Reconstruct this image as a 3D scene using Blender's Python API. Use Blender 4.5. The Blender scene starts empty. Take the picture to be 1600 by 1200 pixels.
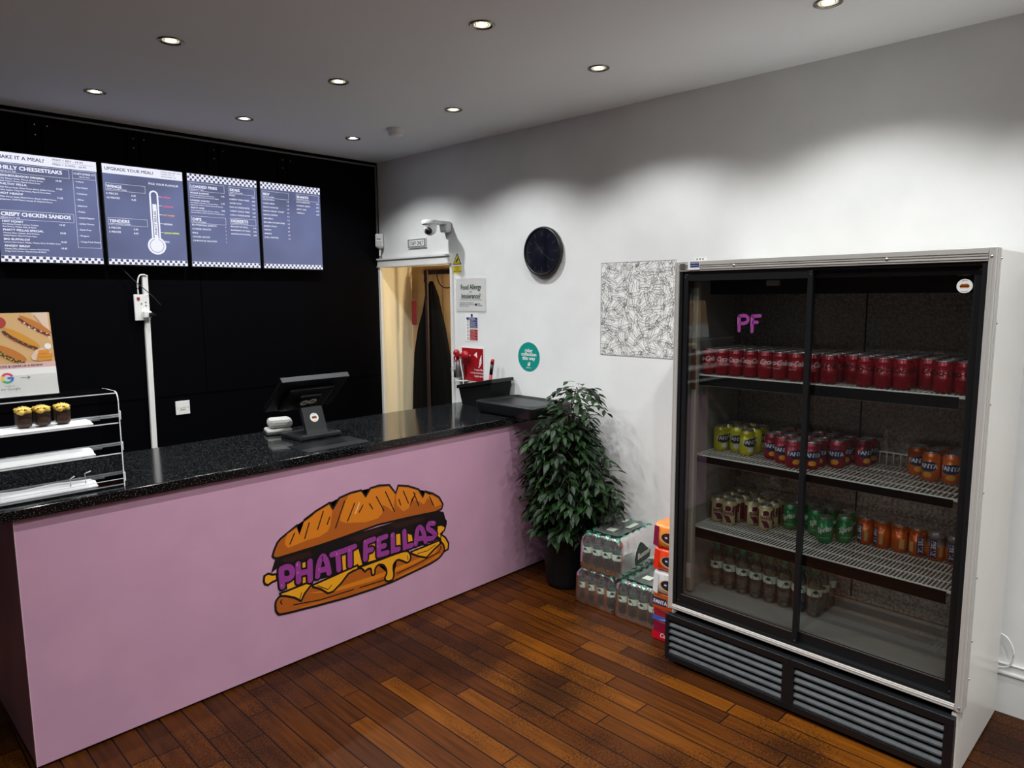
import bpy, bmesh, math, random
from mathutils import Vector, Matrix
from math import sin, cos, pi, radians, sqrt, atan2

scene = bpy.context.scene
COL = scene.collection
rnd = random.Random(7)

# ---------------------------------------------------------------- camera
cam_data = bpy.data.cameras.new('camera')
cam_data.sensor_width = 36.0
cam_data.lens = 1096.0 / 1600.0 * 36.0
cam_data.clip_start = 0.02
cam = bpy.data.objects.new('camera', cam_data)
COL.objects.link(cam)
_y, _p, _r = radians(45.9), radians(-7.15), radians(-0.42)
_fw = Vector((sin(_y) * cos(_p), cos(_y) * cos(_p), sin(_p)))
_rt = Vector((cos(_y), -sin(_y), 0))
_up = _rt.cross(_fw)
_rt2 = _rt * cos(_r) + _up * sin(_r)
_up2 = -_rt * sin(_r) + _up * cos(_r)
cam.matrix_world = Matrix(((_rt2.x, _up2.x, -_fw.x, 0.0), (_rt2.y, _up2.y, -_fw.y, 0.0),
                           (_rt2.z, _up2.z, -_fw.z, 1.70), (0, 0, 0, 1)))
scene.camera = cam

# ---------------------------------------------------------------- light and exposure
world = bpy.data.worlds.new('world')
scene.world = world
world.use_nodes = True
world.node_tree.nodes['Background'].inputs[0].default_value = (0.03, 0.035, 0.05, 1)
world.node_tree.nodes['Background'].inputs[1].default_value = 0.3
scene.view_settings.view_transform = 'Standard'
scene.view_settings.look = 'None'
scene.view_settings.gamma = 1.0
scene.view_settings.use_curve_mapping = False
scene.view_settings.exposure = 0.0
scene.cycles.transparent_max_bounces = 40
scene.cycles.max_bounces = 8
scene.cycles.use_denoising = True
scene.cycles.sample_clamp_indirect = 4.0
LAMP_W = 38.0            # each ceiling downlight
LAMP_COL = (0.985, 1.0, 1.0)
CEIL = 2.732
XW = 3.316               # white wall
YB = 4.66                # black wall
YC = 2.887               # counter front

# ---------------------------------------------------------------- materials
def mat(name, col, rough=0.5, metal=0.0, spec=0.5, emit=None, es=1.0, coat=0.0):
    m = bpy.data.materials.new(name)
    m.use_nodes = True
    b = m.node_tree.nodes['Principled BSDF']
    b.inputs['Base Color'].default_value = (*col, 1)
    b.inputs['Roughness'].default_value = rough
    b.inputs['Metallic'].default_value = metal
    b.inputs['Specular IOR Level'].default_value = spec
    if coat:
        b.inputs['Coat Weight'].default_value = coat
        b.inputs['Coat Roughness'].default_value = 0.08
    if emit:
        b.inputs['Emission Color'].default_value = (*emit, 1)
        b.inputs['Emission Strength'].default_value = es
    return m

def nodes_of(m):
    return m.node_tree.nodes, m.node_tree.links, m.node_tree.nodes['Principled BSDF']

def add_noise(m, scale, lo, hi, detail=4, bump=0.0, stretch=None, bscale=None):
    """Mottle the base colour between two colours, optional bump."""
    n, l, b = nodes_of(m)
    tc = n.new('ShaderNodeTexCoord')
    mp = n.new('ShaderNodeMapping')
    if stretch: mp.inputs['Scale'].default_value = stretch
    l.new(tc.outputs['Object'], mp.inputs['Vector'])
    t = n.new('ShaderNodeTexNoise')
    t.inputs['Scale'].default_value = scale
    t.inputs['Detail'].default_value = detail
    l.new(mp.outputs[0], t.inputs['Vector'])
    r = n.new('ShaderNodeValToRGB')
    r.color_ramp.elements[0].position = 0.35
    r.color_ramp.elements[1].position = 0.65
    r.color_ramp.elements[0].color = (*lo, 1)
    r.color_ramp.elements[1].color = (*hi, 1)
    l.new(t.outputs['Fac'], r.inputs['Fac'])
    l.new(r.outputs['Color'], b.inputs['Base Color'])
    if bump:
        t2 = n.new('ShaderNodeTexNoise')
        t2.inputs['Scale'].default_value = bscale or scale
        l.new(mp.outputs[0], t2.inputs['Vector'])
        bp = n.new('ShaderNodeBump')
        bp.inputs['Strength'].default_value = bump
        bp.inputs['Distance'].default_value = 0.004
        l.new(t2.outputs['Fac'], bp.inputs['Height'])
        l.new(bp.outputs['Normal'], b.inputs['Normal'])
    return m

def glassy(name, tint, base=0.05, rough=0.02, edge=0.6, ior=1.45, milk=0.0):
    """See-through sheet: transparent with a Fresnel-weighted clear reflection."""
    m = bpy.data.materials.new(name)
    m.use_nodes = True
    n, l = m.node_tree.nodes, m.node_tree.links
    n.remove(n['Principled BSDF'])
    out = n['Material Output']
    tr = n.new('ShaderNodeBsdfTransparent'); tr.inputs[0].default_value = (*tint, 1)
    gl = n.new('ShaderNodeBsdfGlossy'); gl.inputs['Roughness'].default_value = rough
    gl.inputs['Color'].default_value = (1, 1, 1, 1)
    fr = n.new('ShaderNodeFresnel'); fr.inputs['IOR'].default_value = ior
    mt = n.new('ShaderNodeMath'); mt.operation = 'MULTIPLY_ADD'
    mt.inputs[1].default_value = edge; mt.inputs[2].default_value = base
    mt.use_clamp = True
    l.new(fr.outputs[0], mt.inputs[0])
    mx = n.new('ShaderNodeMixShader')
    l.new(mt.outputs[0], mx.inputs[0]); l.new(tr.outputs[0], mx.inputs[1]); l.new(gl.outputs[0], mx.inputs[2])
    if milk:
        df = n.new('ShaderNodeBsdfDiffuse'); df.inputs[0].default_value = (.75, .80, .80, 1)
        m2 = n.new('ShaderNodeMixShader'); m2.inputs[0].default_value = milk
        l.new(mx.outputs[0], m2.inputs[1]); l.new(df.outputs[0], m2.inputs[2])
        mx = m2
    l.new(mx.outputs[0], out.inputs['Surface'])
    return m

def floor_material():
    m = mat('plank_floor', (0.2, 0.08, 0.02), 0.35)
    n, l, b = nodes_of(m)
    def M(op, a, c=None, d=None):
        x = n.new('ShaderNodeMath'); x.operation = op
        for i, v in enumerate((a, c, d)):
            if v is None: continue
            if isinstance(v, (int, float)): x.inputs[i].default_value = v
            else: l.new(v, x.inputs[i])
        return x.outputs[0]
    geo = n.new('ShaderNodeNewGeometry')
    mp = n.new('ShaderNodeMapping'); mp.vector_type = 'POINT'
    mp.inputs['Rotation'].default_value = (0, 0, radians(PLANK_ROT))
    l.new(geo.outputs['Position'], mp.inputs['Vector'])
    sp = n.new('ShaderNodeSeparateXYZ'); l.new(mp.outputs[0], sp.inputs[0])
    W_, L_ = 0.087, 0.78
    u = M('DIVIDE', M('ADD', sp.outputs['X'], 0.0148), W_)
    row = M('FLOOR', u)
    wn = n.new('ShaderNodeTexWhiteNoise'); wn.noise_dimensions = '1D'
    l.new(row, wn.inputs['W'])
    v = M('ADD', M('DIVIDE', sp.outputs['Y'], L_), M('MULTIPLY', wn.outputs['Value'], 7.0))
    cell = M('FLOOR', v)
    cb = n.new('ShaderNodeCombineXYZ'); l.new(row, cb.inputs[0]); l.new(cell, cb.inputs[1])
    w2 = n.new('ShaderNodeTexWhiteNoise'); w2.noise_dimensions = '2D'
    l.new(cb.outputs[0], w2.inputs['Vector'])
    fu = M('SUBTRACT', u, row); fv = M('SUBTRACT', v, cell)
    du = M('MINIMUM', fu, M('SUBTRACT', 1.0, fu))
    dv = M('MULTIPLY', M('MINIMUM', fv, M('SUBTRACT', 1.0, fv)), L_ / W_)
    gap = M('LESS_THAN', M('MINIMUM', du, dv), 0.03)
    ramp = n.new('ShaderNodeValToRGB')
    e = ramp.color_ramp.elements
    e[0].position = 0.0; e[0].color = (0.040, 0.0115, 0.0026, 1)
    e[1].position = 1.0; e[1].color = (0.125, 0.037, 0.0026, 1)
    for pz, c in ((0.3, (0.052, 0.0140, 0.0024, 1)), (0.55, (0.066, 0.0175, 0.0020, 1)), (0.8, (0.090, 0.026, 0.0024, 1))):
        k = e.new(pz); k.color = c
    l.new(w2.outputs['Value'], ramp.inputs['Fac'])
    # grain along the plank
    gm = n.new('ShaderNodeMapping'); gm.inputs['Scale'].default_value = (60, 4, 1)
    l.new(mp.outputs[0], gm.inputs['Vector'])
    g = n.new('ShaderNodeTexNoise'); g.inputs['Scale'].default_value = 1.0; g.inputs['Detail'].default_value = 5
    l.new(gm.outputs[0], g.inputs['Vector'])
    # worn dark pitting
    p1 = n.new('ShaderNodeTexNoise'); p1.inputs['Scale'].default_value = 1.7; p1.inputs['Detail'].default_value = 3
    l.new(mp.outputs[0], p1.inputs['Vector'])
    p2m = n.new('ShaderNodeMapping'); p2m.inputs['Scale'].default_value = (1.0, 0.55, 1)
    l.new(mp.outputs[0], p2m.inputs['Vector'])
    p2 = n.new('ShaderNodeTexNoise'); p2.inputs['Scale'].default_value = 190; p2.inputs['Detail'].default_value = 2
    l.new(p2m.outputs[0], p2.inputs['Vector'])
    wear = M('MULTIPLY', M('SUBTRACT', p1.outputs['Fac'], 0.50), 1.4)
    perp = M('MULTIPLY', M('SUBTRACT', w2.outputs['Value'], 0.5), 0.06)
    pit = M('GREATER_THAN', M('ADD', M('ADD', p2.outputs['Fac'], perp), wear), 0.60)
    mul1 = n.new('ShaderNodeMix'); mul1.data_type = 'RGBA'; mul1.blend_type = 'MULTIPLY'
    mul1.inputs['Factor'].default_value = 1.0
    gr = n.new('ShaderNodeValToRGB')
    gr.color_ramp.elements[0].position = 0.3; gr.color_ramp.elements[0].color = (0.6, 0.6, 0.6, 1)
    gr.color_ramp.elements[1].position = 0.7; gr.color_ramp.elements[1].color = (1.2, 1.2, 1.2, 1)
    l.new(g.outputs['Fac'], gr.inputs['Fac'])
    l.new(ramp.outputs[0], mul1.inputs['A']); l.new(gr.outputs[0], mul1.inputs['B'])
    mx = n.new('ShaderNodeMix'); mx.data_type = 'RGBA'
    l.new(M('MULTIPLY', pit, 0.72), mx.inputs['Factor'])
    l.new(mul1.outputs['Result'], mx.inputs['A']); mx.inputs['B'].default_value = (0.008, 0.0035, 0.002, 1)
    mx2 = n.new('ShaderNodeMix'); mx2.data_type = 'RGBA'
    l.new(gap, mx2.inputs['Factor'])
    l.new(mx.outputs['Result'], mx2.inputs['A']); mx2.inputs['B'].default_value = (0.004, 0.002, 0.0015, 1)
    l.new(mx2.outputs['Result'], b.inputs['Base Color'])
    rr = M('MULTIPLY_ADD', g.outputs['Fac'], 0.25, 0.28)
    l.new(rr, b.inputs['Roughness'])
    bp = n.new('ShaderNodeBump'); bp.inputs['Strength'].default_value = 0.25; bp.inputs['Distance'].default_value = 0.002
    l.new(M('SUBTRACT', M('MULTIPLY', g.outputs['Fac'], 0.4), gap), bp.inputs['Height'])
    l.new(bp.outputs[0], b.inputs['Normal'])
    b.inputs['Specular IOR Level'].default_value = 0.10
    return m

PLANK_ROT = 1.0
M_FLOOR = floor_material()
M_WALL = add_noise(mat('wall_paint', (0.74, 0.75, 0.74), 0.55), 3.0, (0.71, 0.72, 0.715), (0.77, 0.78, 0.775), bump=0.25, bscale=9)
M_CEIL = mat('ceiling_paint', (0.82, 0.85, 0.87), 0.8)
M_BLACKWALL = mat('black_wall_paint', (0.0006, 0.0007, 0.0016), 0.6, spec=0.05)
M_DARKROOM = mat('dark_shopfront', (0.10, 0.09, 0.085), 0.5)
M_TRIM = mat('white_gloss', (0.72, 0.72, 0.70), 0.3)
M_WOODTAN = add_noise(mat('tan_wood', (0.42, 0.27, 0.13), 0.5), 2.0, (0.36, 0.23, 0.11), (0.46, 0.31, 0.16), stretch=(8, 8, 1))
M_CREAM = add_noise(mat('cream_panel', (0.80, 0.68, 0.44), 0.45), 2.0, (0.82, 0.72, 0.48), (0.90, 0.80, 0.57), stretch=(7, 7, 0.8))
M_PINK = add_noise(mat('pink_laminate', (0.56, 0.33, 0.46), 0.38, spec=0.35), 5.0, (0.50, 0.285, 0.395), (0.535, 0.305, 0.42))
M_EDGE = mat('pink_edge', (0.60, 0.42, 0.48), 0.4)
def granite():
    m = mat('black_granite', (0.006, 0.006, 0.007), 0.10, spec=0.4)
    n, l, b = nodes_of(m)
    tc = n.new('ShaderNodeTexCoord')
    t = n.new('ShaderNodeTexNoise'); t.inputs['Scale'].default_value = 170; t.inputs['Detail'].default_value = 3
    l.new(tc.outputs['Object'], t.inputs['Vector'])
    r = n.new('ShaderNodeValToRGB')
    r.color_ramp.elements[0].position = 0.56; r.color_ramp.elements[0].color = (0.0022, 0.0025, 0.003, 1)
    r.color_ramp.elements[1].position = 0.76; r.color_ramp.elements[1].color = (0.12, 0.125, 0.13, 1)
    l.new(t.outputs['Fac'], r.inputs['Fac']); l.new(r.outputs[0], b.inputs['Base Color'])
    return m
M_GRANITE = granite()
M_ALU = mat('aluminium', (0.58, 0.56, 0.53), 0.42, metal=0.35)
M_FRWHITE = add_noise(mat('fridge_white_panel', (0.66, 0.64, 0.60), 0.3), 2, (0.62, 0.60, 0.56), (0.67, 0.65, 0.61))
M_BLK = mat('black_satin', (0.005, 0.006, 0.007), 0.38)
M_BLKM = mat('black_matte', (0.003, 0.003, 0.0035), 0.6, spec=0.2)
M_POSBLK = mat('graphite_plastic', (0.013, 0.015, 0.016), 0.5, spec=.35)
M_SLAT = add_noise(mat('dark_grey_slat', (0.06, 0.065, 0.07), 0.36, metal=0.3), 30, (0.038, 0.044, 0.048), (0.060, 0.066, 0.070))
M_LINER = mat('fridge_liner', (0.34, 0.34, 0.31), 0.45, metal=0.1)
M_STUCCO = add_noise(mat('embossed_steel', (0.22, 0.2, 0.18), 0.38, metal=0.5), 90, (0.22, 0.20, 0.18), (0.50, 0.47, 0.42), bump=0.5, bscale=120)
M_WIRE = mat('white_coated_wire', (0.90, 0.92, 0.86), 0.35)
M_GLASS = glassy('door_glass', (0.95, 0.96, 0.96), base=0.01, edge=0.75)
M_ACRYL = glassy('acrylic_sheet', (0.95, 0.955, 0.96), base=0.01, edge=1.0, ior=1.35)
M_ACEDGE = mat('acrylic_edge', (0.75, 0.77, 0.78), 0.2)
M_PET = glassy('bottle_plastic', (0.70, 0.81, 0.82), base=0.09, rough=0.05, edge=1.0, milk=0.03)
M_WRAP = glassy('shrink_wrap', (0.92, 0.95, 0.95), base=0.04, rough=0.14, edge=0.8, milk=0.018)
M_GREENCAP = mat('green_cap', (0.02, 0.20, 0.11), 0.35)
M_GREENWRAP = mat('green_film', (0.05, 0.25, 0.15), 0.3)
M_LABEL = mat('pale_label', (0.62, 0.72, 0.60), 0.45)
M_WHITE = mat('white_plastic', (0.78, 0.78, 0.76), 0.4)
M_CAMW = mat('camera_white', (0.70, 0.72, 0.72), 0.35)
M_PAPER = mat('paper_white', (0.80, 0.80, 0.78), 0.7)
M_TISSUE = mat('white_tissue', (0.84, 0.84, 0.84), 0.8)
M_INK = mat('black_ink', (0.01, 0.01, 0.01), 0.5)
M_GREYINK = mat('grey_ink', (0.16, 0.16, 0.16), 0.6)
M_GREENINK = mat('dark_green_ink', (0.02, 0.06, 0.04), 0.6)
M_NAVY = mat('navy_print', (0.015, 0.03, 0.14), 0.5)
M_RED = mat('sign_red', (0.32, 0.006, 0.012), 0.4)
M_YELLOW = mat('sign_yellow', (0.75, 0.66, 0.03), 0.5)
M_TEAL = mat('teal_vinyl', (0.0, 0.26, 0.22), 0.5)
M_CHROME = mat('dark_chrome', (0.22, 0.21, 0.18), 0.2, metal=1.0)
M_STEEL = mat('steel', (0.45, 0.45, 0.45), 0.3, metal=0.9)
M_LIDSIL = mat('can_lid', (0.55, 0.55, 0.55), 0.28, metal=0.85)
M_LED = mat('lamp_lens', (1, 1, 1), 0.3, emit=(1.0, 0.97, 0.88), es=45.0)
M_LEDRIM = mat('lamp_reflector', (0.8, 0.75, 0.5), 0.2, metal=0.9, emit=(1.0, 0.9, 0.45), es=0.9)
M_LEAF = add_noise(mat('leaf', (0.02, 0.05, 0.02), 0.45, spec=0.28), 14, (0.003, 0.012, 0.004), (0.014, 0.042, 0.009))
M_BARK = mat('bark', (0.06, 0.04, 0.03), 0.8)
M_SOIL = mat('soil', (0.015, 0.010, 0.007), 0.9)
M_POT = mat('pot_plastic', (0.004, 0.0045, 0.005), 0.5, spec=.3)
M_COAT = mat('black_cloth', (0.0015, 0.0015, 0.0018), 0.9, spec=0.1)
M_REDCL = mat('red_cloth', (0.22, 0.01, 0.012), 0.8)
# vinyl decal colours
VIN = {'black': mat('vinyl_black', (0.006, 0.005, 0.006), 0.4), 'brown': mat('vinyl_brown', (0.022, 0.007, 0.005), 0.45),
       'bun': mat('vinyl_bun', (0.40, 0.095, 0.008), 0.45), 'bunlight': mat('vinyl_bun_light', (0.64, 0.19, 0.008), 0.45),
       'cheese': mat('vinyl_cheese', (0.78, 0.34, 0.012), 0.45), 'purple': mat('vinyl_purple', (0.27, 0.04, 0.24), 0.4),
       'pink': mat('vinyl_pink', (0.62, 0.28, 0.55), 0.4), 'cream': mat('vinyl_cream', (0.85, 0.5, 0.2), 0.4)}
# screens (they give off light)
def screen_mat():
    m = mat('screen_blue', (0.01, 0.01, 0.02), 0.2, emit=(0.12, 0.145, 0.31), es=1.0)
    n, l, b = nodes_of(m)
    tc = n.new('ShaderNodeTexCoord')
    t = n.new('ShaderNodeTexNoise'); t.inputs['Scale'].default_value = 3.0; t.inputs['Detail'].default_value = 1
    l.new(tc.outputs['Object'], t.inputs['Vector'])
    r = n.new('ShaderNodeValToRGB')
    r.color_ramp.elements[0].position = 0.3; r.color_ramp.elements[0].color = (0.10, 0.115, 0.21, 1)
    r.color_ramp.elements[1].position = 0.7; r.color_ramp.elements[1].color = (0.155, 0.185, 0.36, 1)
    l.new(t.outputs['Fac'], r.inputs['Fac']); l.new(r.outputs[0], b.inputs['Emission Color'])
    return m
M_SCR = screen_mat()
def emis(name, c, s=1.0): return mat(name, (0.02, 0.02, 0.02), 0.3, emit=c, es=s)
M_SW = emis('screen_white', (0.86, 0.87, 1.0), 1.0)
M_SD = emis('screen_dark', (0.045, 0.05, 0.12), 1.0)
M_SPINK = emis('screen_pink', (0.9, 0.12, 0.3)); M_SORANGE = emis('screen_orange', (0.95, 0.4, 0.1)); M_SYEL = emis('screen_yellow', (0.8, 0.9, 0.05))

# ---------------------------------------------------------------- mesh builder
class MB:
    def __init__(s): s.v = []; s.f = []; s.m = []; s.sm = []; s.mats = []
    def mi(s, m):
        if m not in s.mats: s.mats.append(m)
        return s.mats.index(m)
    def add(s, vs, fs, m, smooth=False, T=None):
        o = len(s.v)
        for p in vs:
            p = Vector(p)
            s.v.append(T @ p if T else p)
        k = s.mi(m)
        for f in fs:
            s.f.append(tuple(i + o for i in f)); s.m.append(k); s.sm.append(smooth)
        return s
    def box(s, a, b, m, T=None, bev=0.0):
        if bev:
            bm = bmesh.new(); bmesh.ops.create_cube(bm, size=1)
            for v in bm.verts:
                v.co = Vector(((a[0]+b[0])/2 + v.co.x*(b[0]-a[0]), (a[1]+b[1])/2 + v.co.y*(b[1]-a[1]), (a[2]+b[2])/2 + v.co.z*(b[2]-a[2])))
            bmesh.ops.bevel(bm, geom=bm.edges[:], offset=bev, segments=2, affect='EDGES', profile=0.5)
            bm.verts.index_update()
            s.add([v.co.copy() for v in bm.verts], [[v.index for v in f.verts] for f in bm.faces], m, False, T)
            bm.free(); return s
        x0, y0, z0 = a; x1, y1, z1 = b
        vs = [(x0,y0,z0),(x1,y0,z0),(x1,y1,z0),(x0,y1,z0),(x0,y0,z1),(x1,y0,z1),(x1,y1,z1),(x0,y1,z1)]
        return s.add(vs, [(3,2,1,0),(4,5,6,7),(0,1,5,4),(1,2,6,5),(2,3,7,6),(3,0,4,7)], m, False, T)
    def lathe(s, prof, m, n=24, T=None, smooth=True, cap=True, ang=(0, 2*pi)):
        full = abs(ang[1]-ang[0]-2*pi) < 1e-6
        k = n if full else n + 1
        vs = []; fs = []
        for r, z in prof:
            for i in range(k):
                a = ang[0] + (ang[1]-ang[0]) * i / n
                vs.append((r*cos(a), r*sin(a), z))
        for j in range(len(prof)-1):
            for i in range(n):
                i2 = (i+1) % k
                fs.append((j*k+i, j*k+i2, (j+1)*k+i2, (j+1)*k+i))
        s.add(vs, fs, m, smooth, T)
        if cap and full:
            for j, rev in ((0, True), (len(prof)-1, False)):
                if prof[j][0] > 1e-5:
                    idx = list(range(k))
                    s.add(vs[j*k:(j+1)*k], [tuple(reversed(idx)) if rev else tuple(idx)], m, False, T)
        return s
    def tube(s, pts, r, m, n=8, T=None, closed=False):
        pts = [Vector(p) for p in pts]; rs = r if isinstance(r, (list, tuple)) else [r]*len(pts)
        vs = []; fs = []
        up = Vector((0, 0, 1))
        N = len(pts)
        for i, p in enumerate(pts):
            d = (pts[(i+1) % N if closed else min(i+1, N-1)] - pts[(i-1) % N if closed else max(i-1, 0)])
            if d.length < 1e-9: d = Vector((0, 0, 1))
            d.normalize()
            a = d.cross(up)
            if a.length < 1e-3: a = d.cross(Vector((1, 0, 0)))
            a.normalize(); b = a.cross(d)
            for j in range(n):
                t = 2*pi*j/n
                vs.append(p + a*cos(t)*rs[i] + b*sin(t)*rs[i])
        for i in range(N if closed else N-1):
            i2 = (i+1) % N
            for j in range(n):
                fs.append((i*n+j, i*n+(j+1) % n, i2*n+(j+1) % n, i2*n+j))
        if not closed:
            fs.append(tuple(range(n-1, -1, -1))); fs.append(tuple(range((N-1)*n, N*n)))
        return s.add(vs, fs, m, True, T)
    def sphere(s, c, r, m, n=16, k=10, T=None, sc=(1, 1, 1)):
        vs = [(c[0], c[1], c[2]-r*sc[2])]
        for j in range(1, k):
            th = -pi/2 + pi*j/k
            for i in range(n):
                a = 2*pi*i/n
                vs.append((c[0]+r*sc[0]*cos(th)*cos(a), c[1]+r*sc[1]*cos(th)*sin(a), c[2]+r*sc[2]*sin(th)))
        vs.append((c[0], c[1], c[2]+r*sc[2]))
        fs = [(0, 1+(i+1) % n, 1+i) for i in range(n)]
        for j in range(k-2):
            for i in range(n):
                a = 1+j*n; b = a+n
                fs.append((a+i, a+(i+1) % n, b+(i+1) % n, b+i))
        t = len(vs)-1; a = 1+(k-2)*n
        fs += [(a+i, a+(i+1) % n, t) for i in range(n)]
        return s.add(vs, fs, m, True, T)
    # flat work in a facing frame: (u, v) -> along the face, up; w lifts off the face
    def poly(s, pts, F, m, w=0.0, thick=0.0004):
        n = len(pts)
        area = sum(pts[i][0]*pts[(i+1) % n][1]-pts[(i+1) % n][0]*pts[i][1] for i in range(n))
        if area < 0: pts = pts[::-1]
        bm = bmesh.new()
        vv = [bm.verts.new((p[0], -w, p[1])) for p in pts]
        try: f = bm.faces.new(vv)
        except ValueError: bm.free(); return s
        r = bmesh.ops.triangulate(bm, faces=[f])
        bm.verts.index_update()
        vs = [v.co.copy() for v in bm.verts]
        fs = []
        for f in bm.faces:
            f.normal_update()
            ids = [v.index for v in f.verts]
            fs.append(ids if f.normal.y < 0 else ids[::-1])
        bm.free()
        s.add(vs, fs, m, False, F)
        # thin rim so that the sheet has real thickness
        if thick:
            rim = [(p[0], -w, p[1]) for p in pts] + [(p[0], -w+thick, p[1]) for p in pts]
            s.add(rim, [(i, i+n, (i+1) % n+n, (i+1) % n) for i in range(n)], m, False, F)
        return s
    def rect(s, u0, v0, u1, v1, F, m, w=0.0, thick=0.0004):
        return s.poly([(u0, v0), (u1, v0), (u1, v1), (u0, v1)], F, m, w, thick)
    def frame(s, u0, v0, u1, v1, t, F, m, w=0.0):
        for a in ((u0, v0, u1, v0+t), (u0, v1-t, u1, v1), (u0, v0+t, u0+t, v1-t), (u1-t, v0+t, u1, v1-t)):
            s.rect(*a, F, m, w, 0)
        return s
    def stroke(s, pts, wd, F, m, w=0.0, caps=True):
        """One mitred ribbon, no overlapping faces; closed when first and last points meet."""
        q = [Vector((a[0], a[1])) for a in pts]
        q = [a for k, a in enumerate(q) if k == 0 or (a-q[k-1]).length > 1e-6]
        closed = len(q) > 3 and (q[0]-q[-1]).length < 1e-6
        if closed: q = q[:-1]
        if len(q) < 2: return s
        h = wd/2; N = len(q); vs = []; fs = []
        for k in range(N):
            a = q[(k-1) % N] if (closed or k > 0) else None
            b = q[(k+1) % N] if (closed or k < N-1) else None
            d0 = (q[k]-a).normalized() if a is not None else None
            d1 = (b-q[k]).normalized() if b is not None else None
            if d0 is None: d0 = d1
            if d1 is None: d1 = d0
            n0 = Vector((-d0.y, d0.x)); n1 = Vector((-d1.y, d1.x)); n = n0+n1
            if n.length < .2: n = n0
            n.normalize(); k_ = h/max(.7, n.dot(n0))
            vs += [(q[k].x-n.x*k_, -w, q[k].y-n.y*k_), (q[k].x+n.x*k_, -w, q[k].y+n.y*k_)]
        for k in range(N if closed else N-1):
            a, b = 2*k, 2*((k+1) % N)
            fs.append((a, b, b+1, a+1))
        if caps and not closed:
            for e, sg in ((0, -1), (N-1, 1)):
                d = ((q[1]-q[0]) if e == 0 else (q[-1]-q[-2])).normalized()*sg
                n = Vector((-d.y, d.x)); c = len(vs)
                ring = [q[e]+(n*cos(t)+d*sin(t))*h for t in [pi*i/8 for i in range(9)]]
                vs += [(p_.x, -w, p_.y) for p_ in ring]
                fs.append(tuple(range(c+8, c-1, -1)))
        return s.add(vs, fs, m, False, F)
    def disc(s, c, r, F, m, w=0.0, n=24, rv=None):
        rv = rv or r
        vs = [(c[0]+r*cos(2*pi*i/n), -w, c[1]+rv*sin(2*pi*i/n)) for i in range(n)]
        return s.add(vs, [tuple(range(n))], m, False, F)
    def text(s, t, u, v, size, F, m, w=0.0006, bold=0.0, shear=0.0, align='LEFT', sx=1.0, rot=0.0, res=2, warp=None, fit=None):
        """bold > 0 thickens the strokes by stacking shifted copies a hair apart; fit sets the overall width."""
        vs, fs, wid = text_data(t, shear, res)
        if fit: sx = fit/(wid*size)
        ox = {'LEFT': 0, 'CENTER': -wid/2, 'RIGHT': -wid}[align]
        c, sn = cos(rot), sin(rot)
        b = bold*1.1
        for k, (dx, dy) in enumerate(((0, 0),) if not b else ((-b, -b*.5), (b, -b*.5), (-b, b*.5), (b, b*.5), (0, 0))):
            o = []
            for x, y in vs:
                x1 = (x+ox+dx/sx)*size*sx; y1 = (y+dy)*size
                x1, y1 = x1*c-y1*sn, x1*sn+y1*c
                ww = w+k*.00001
                o.append(warp(u+x1, v+y1, ww) if warp else (u+x1, -ww, v+y1))
            s.add(o, fs, m, False, F)
        return s
    def obj(s, name, parent=None, T=None):
        me = bpy.data.meshes.new(name)
        me.from_pydata([tuple(v) for v in s.v], [], s.f)
        for m in s.mats: me.materials.append(m)
        me.polygons.foreach_set('material_index', s.m)
        me.polygons.foreach_set('use_smooth', s.sm)
        me.update()
        o = bpy.data.objects.new(name, me)
        COL.objects.link(o)
        if parent: o.parent = parent
        if T is not None: o.matrix_basis = T
        return o

_tc = {}
def text_data(t, shear, res):
    k = (t, shear, res)
    if k in _tc: return _tc[k]
    cu = bpy.data.curves.new('t', 'FONT')
    cu.body = t; cu.size = 1.0; cu.shear = shear; cu.resolution_u = res
    ob = bpy.data.objects.new('t', cu)
    COL.objects.link(ob)
    bpy.context.view_layer.update()
    me = ob.to_mesh()
    vs = [(v.co.x, v.co.y) for v in me.vertices]
    fs = []
    for p in me.polygons:
        ids = list(p.vertices)
        a = sum(vs[ids[i]][0]*vs[ids[(i+1) % len(ids)]][1]-vs[ids[(i+1) % len(ids)]][0]*vs[ids[i]][1] for i in range(len(ids)))
        fs.append(ids if a > 0 else ids[::-1])
    wid = max([x for x, y in vs] + [0.001])
    ob.to_mesh_clear()
    bpy.data.objects.remove(ob); bpy.data.curves.remove(cu)
    _tc[k] = (vs, fs, wid)
    return _tc[k]

def face(x, y, z, deg=0.0):
    """Frame standing on a vertical face: +u along the face, v up, normal towards the viewer side (local -y)."""
    return Matrix.Translation((x, y, z)) @ Matrix.Rotation(radians(deg), 4, 'Z')
def TR(x, y, z, rz=0.0): return Matrix.Translation((x, y, z)) @ Matrix.Rotation(rz, 4, 'Z')

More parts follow.
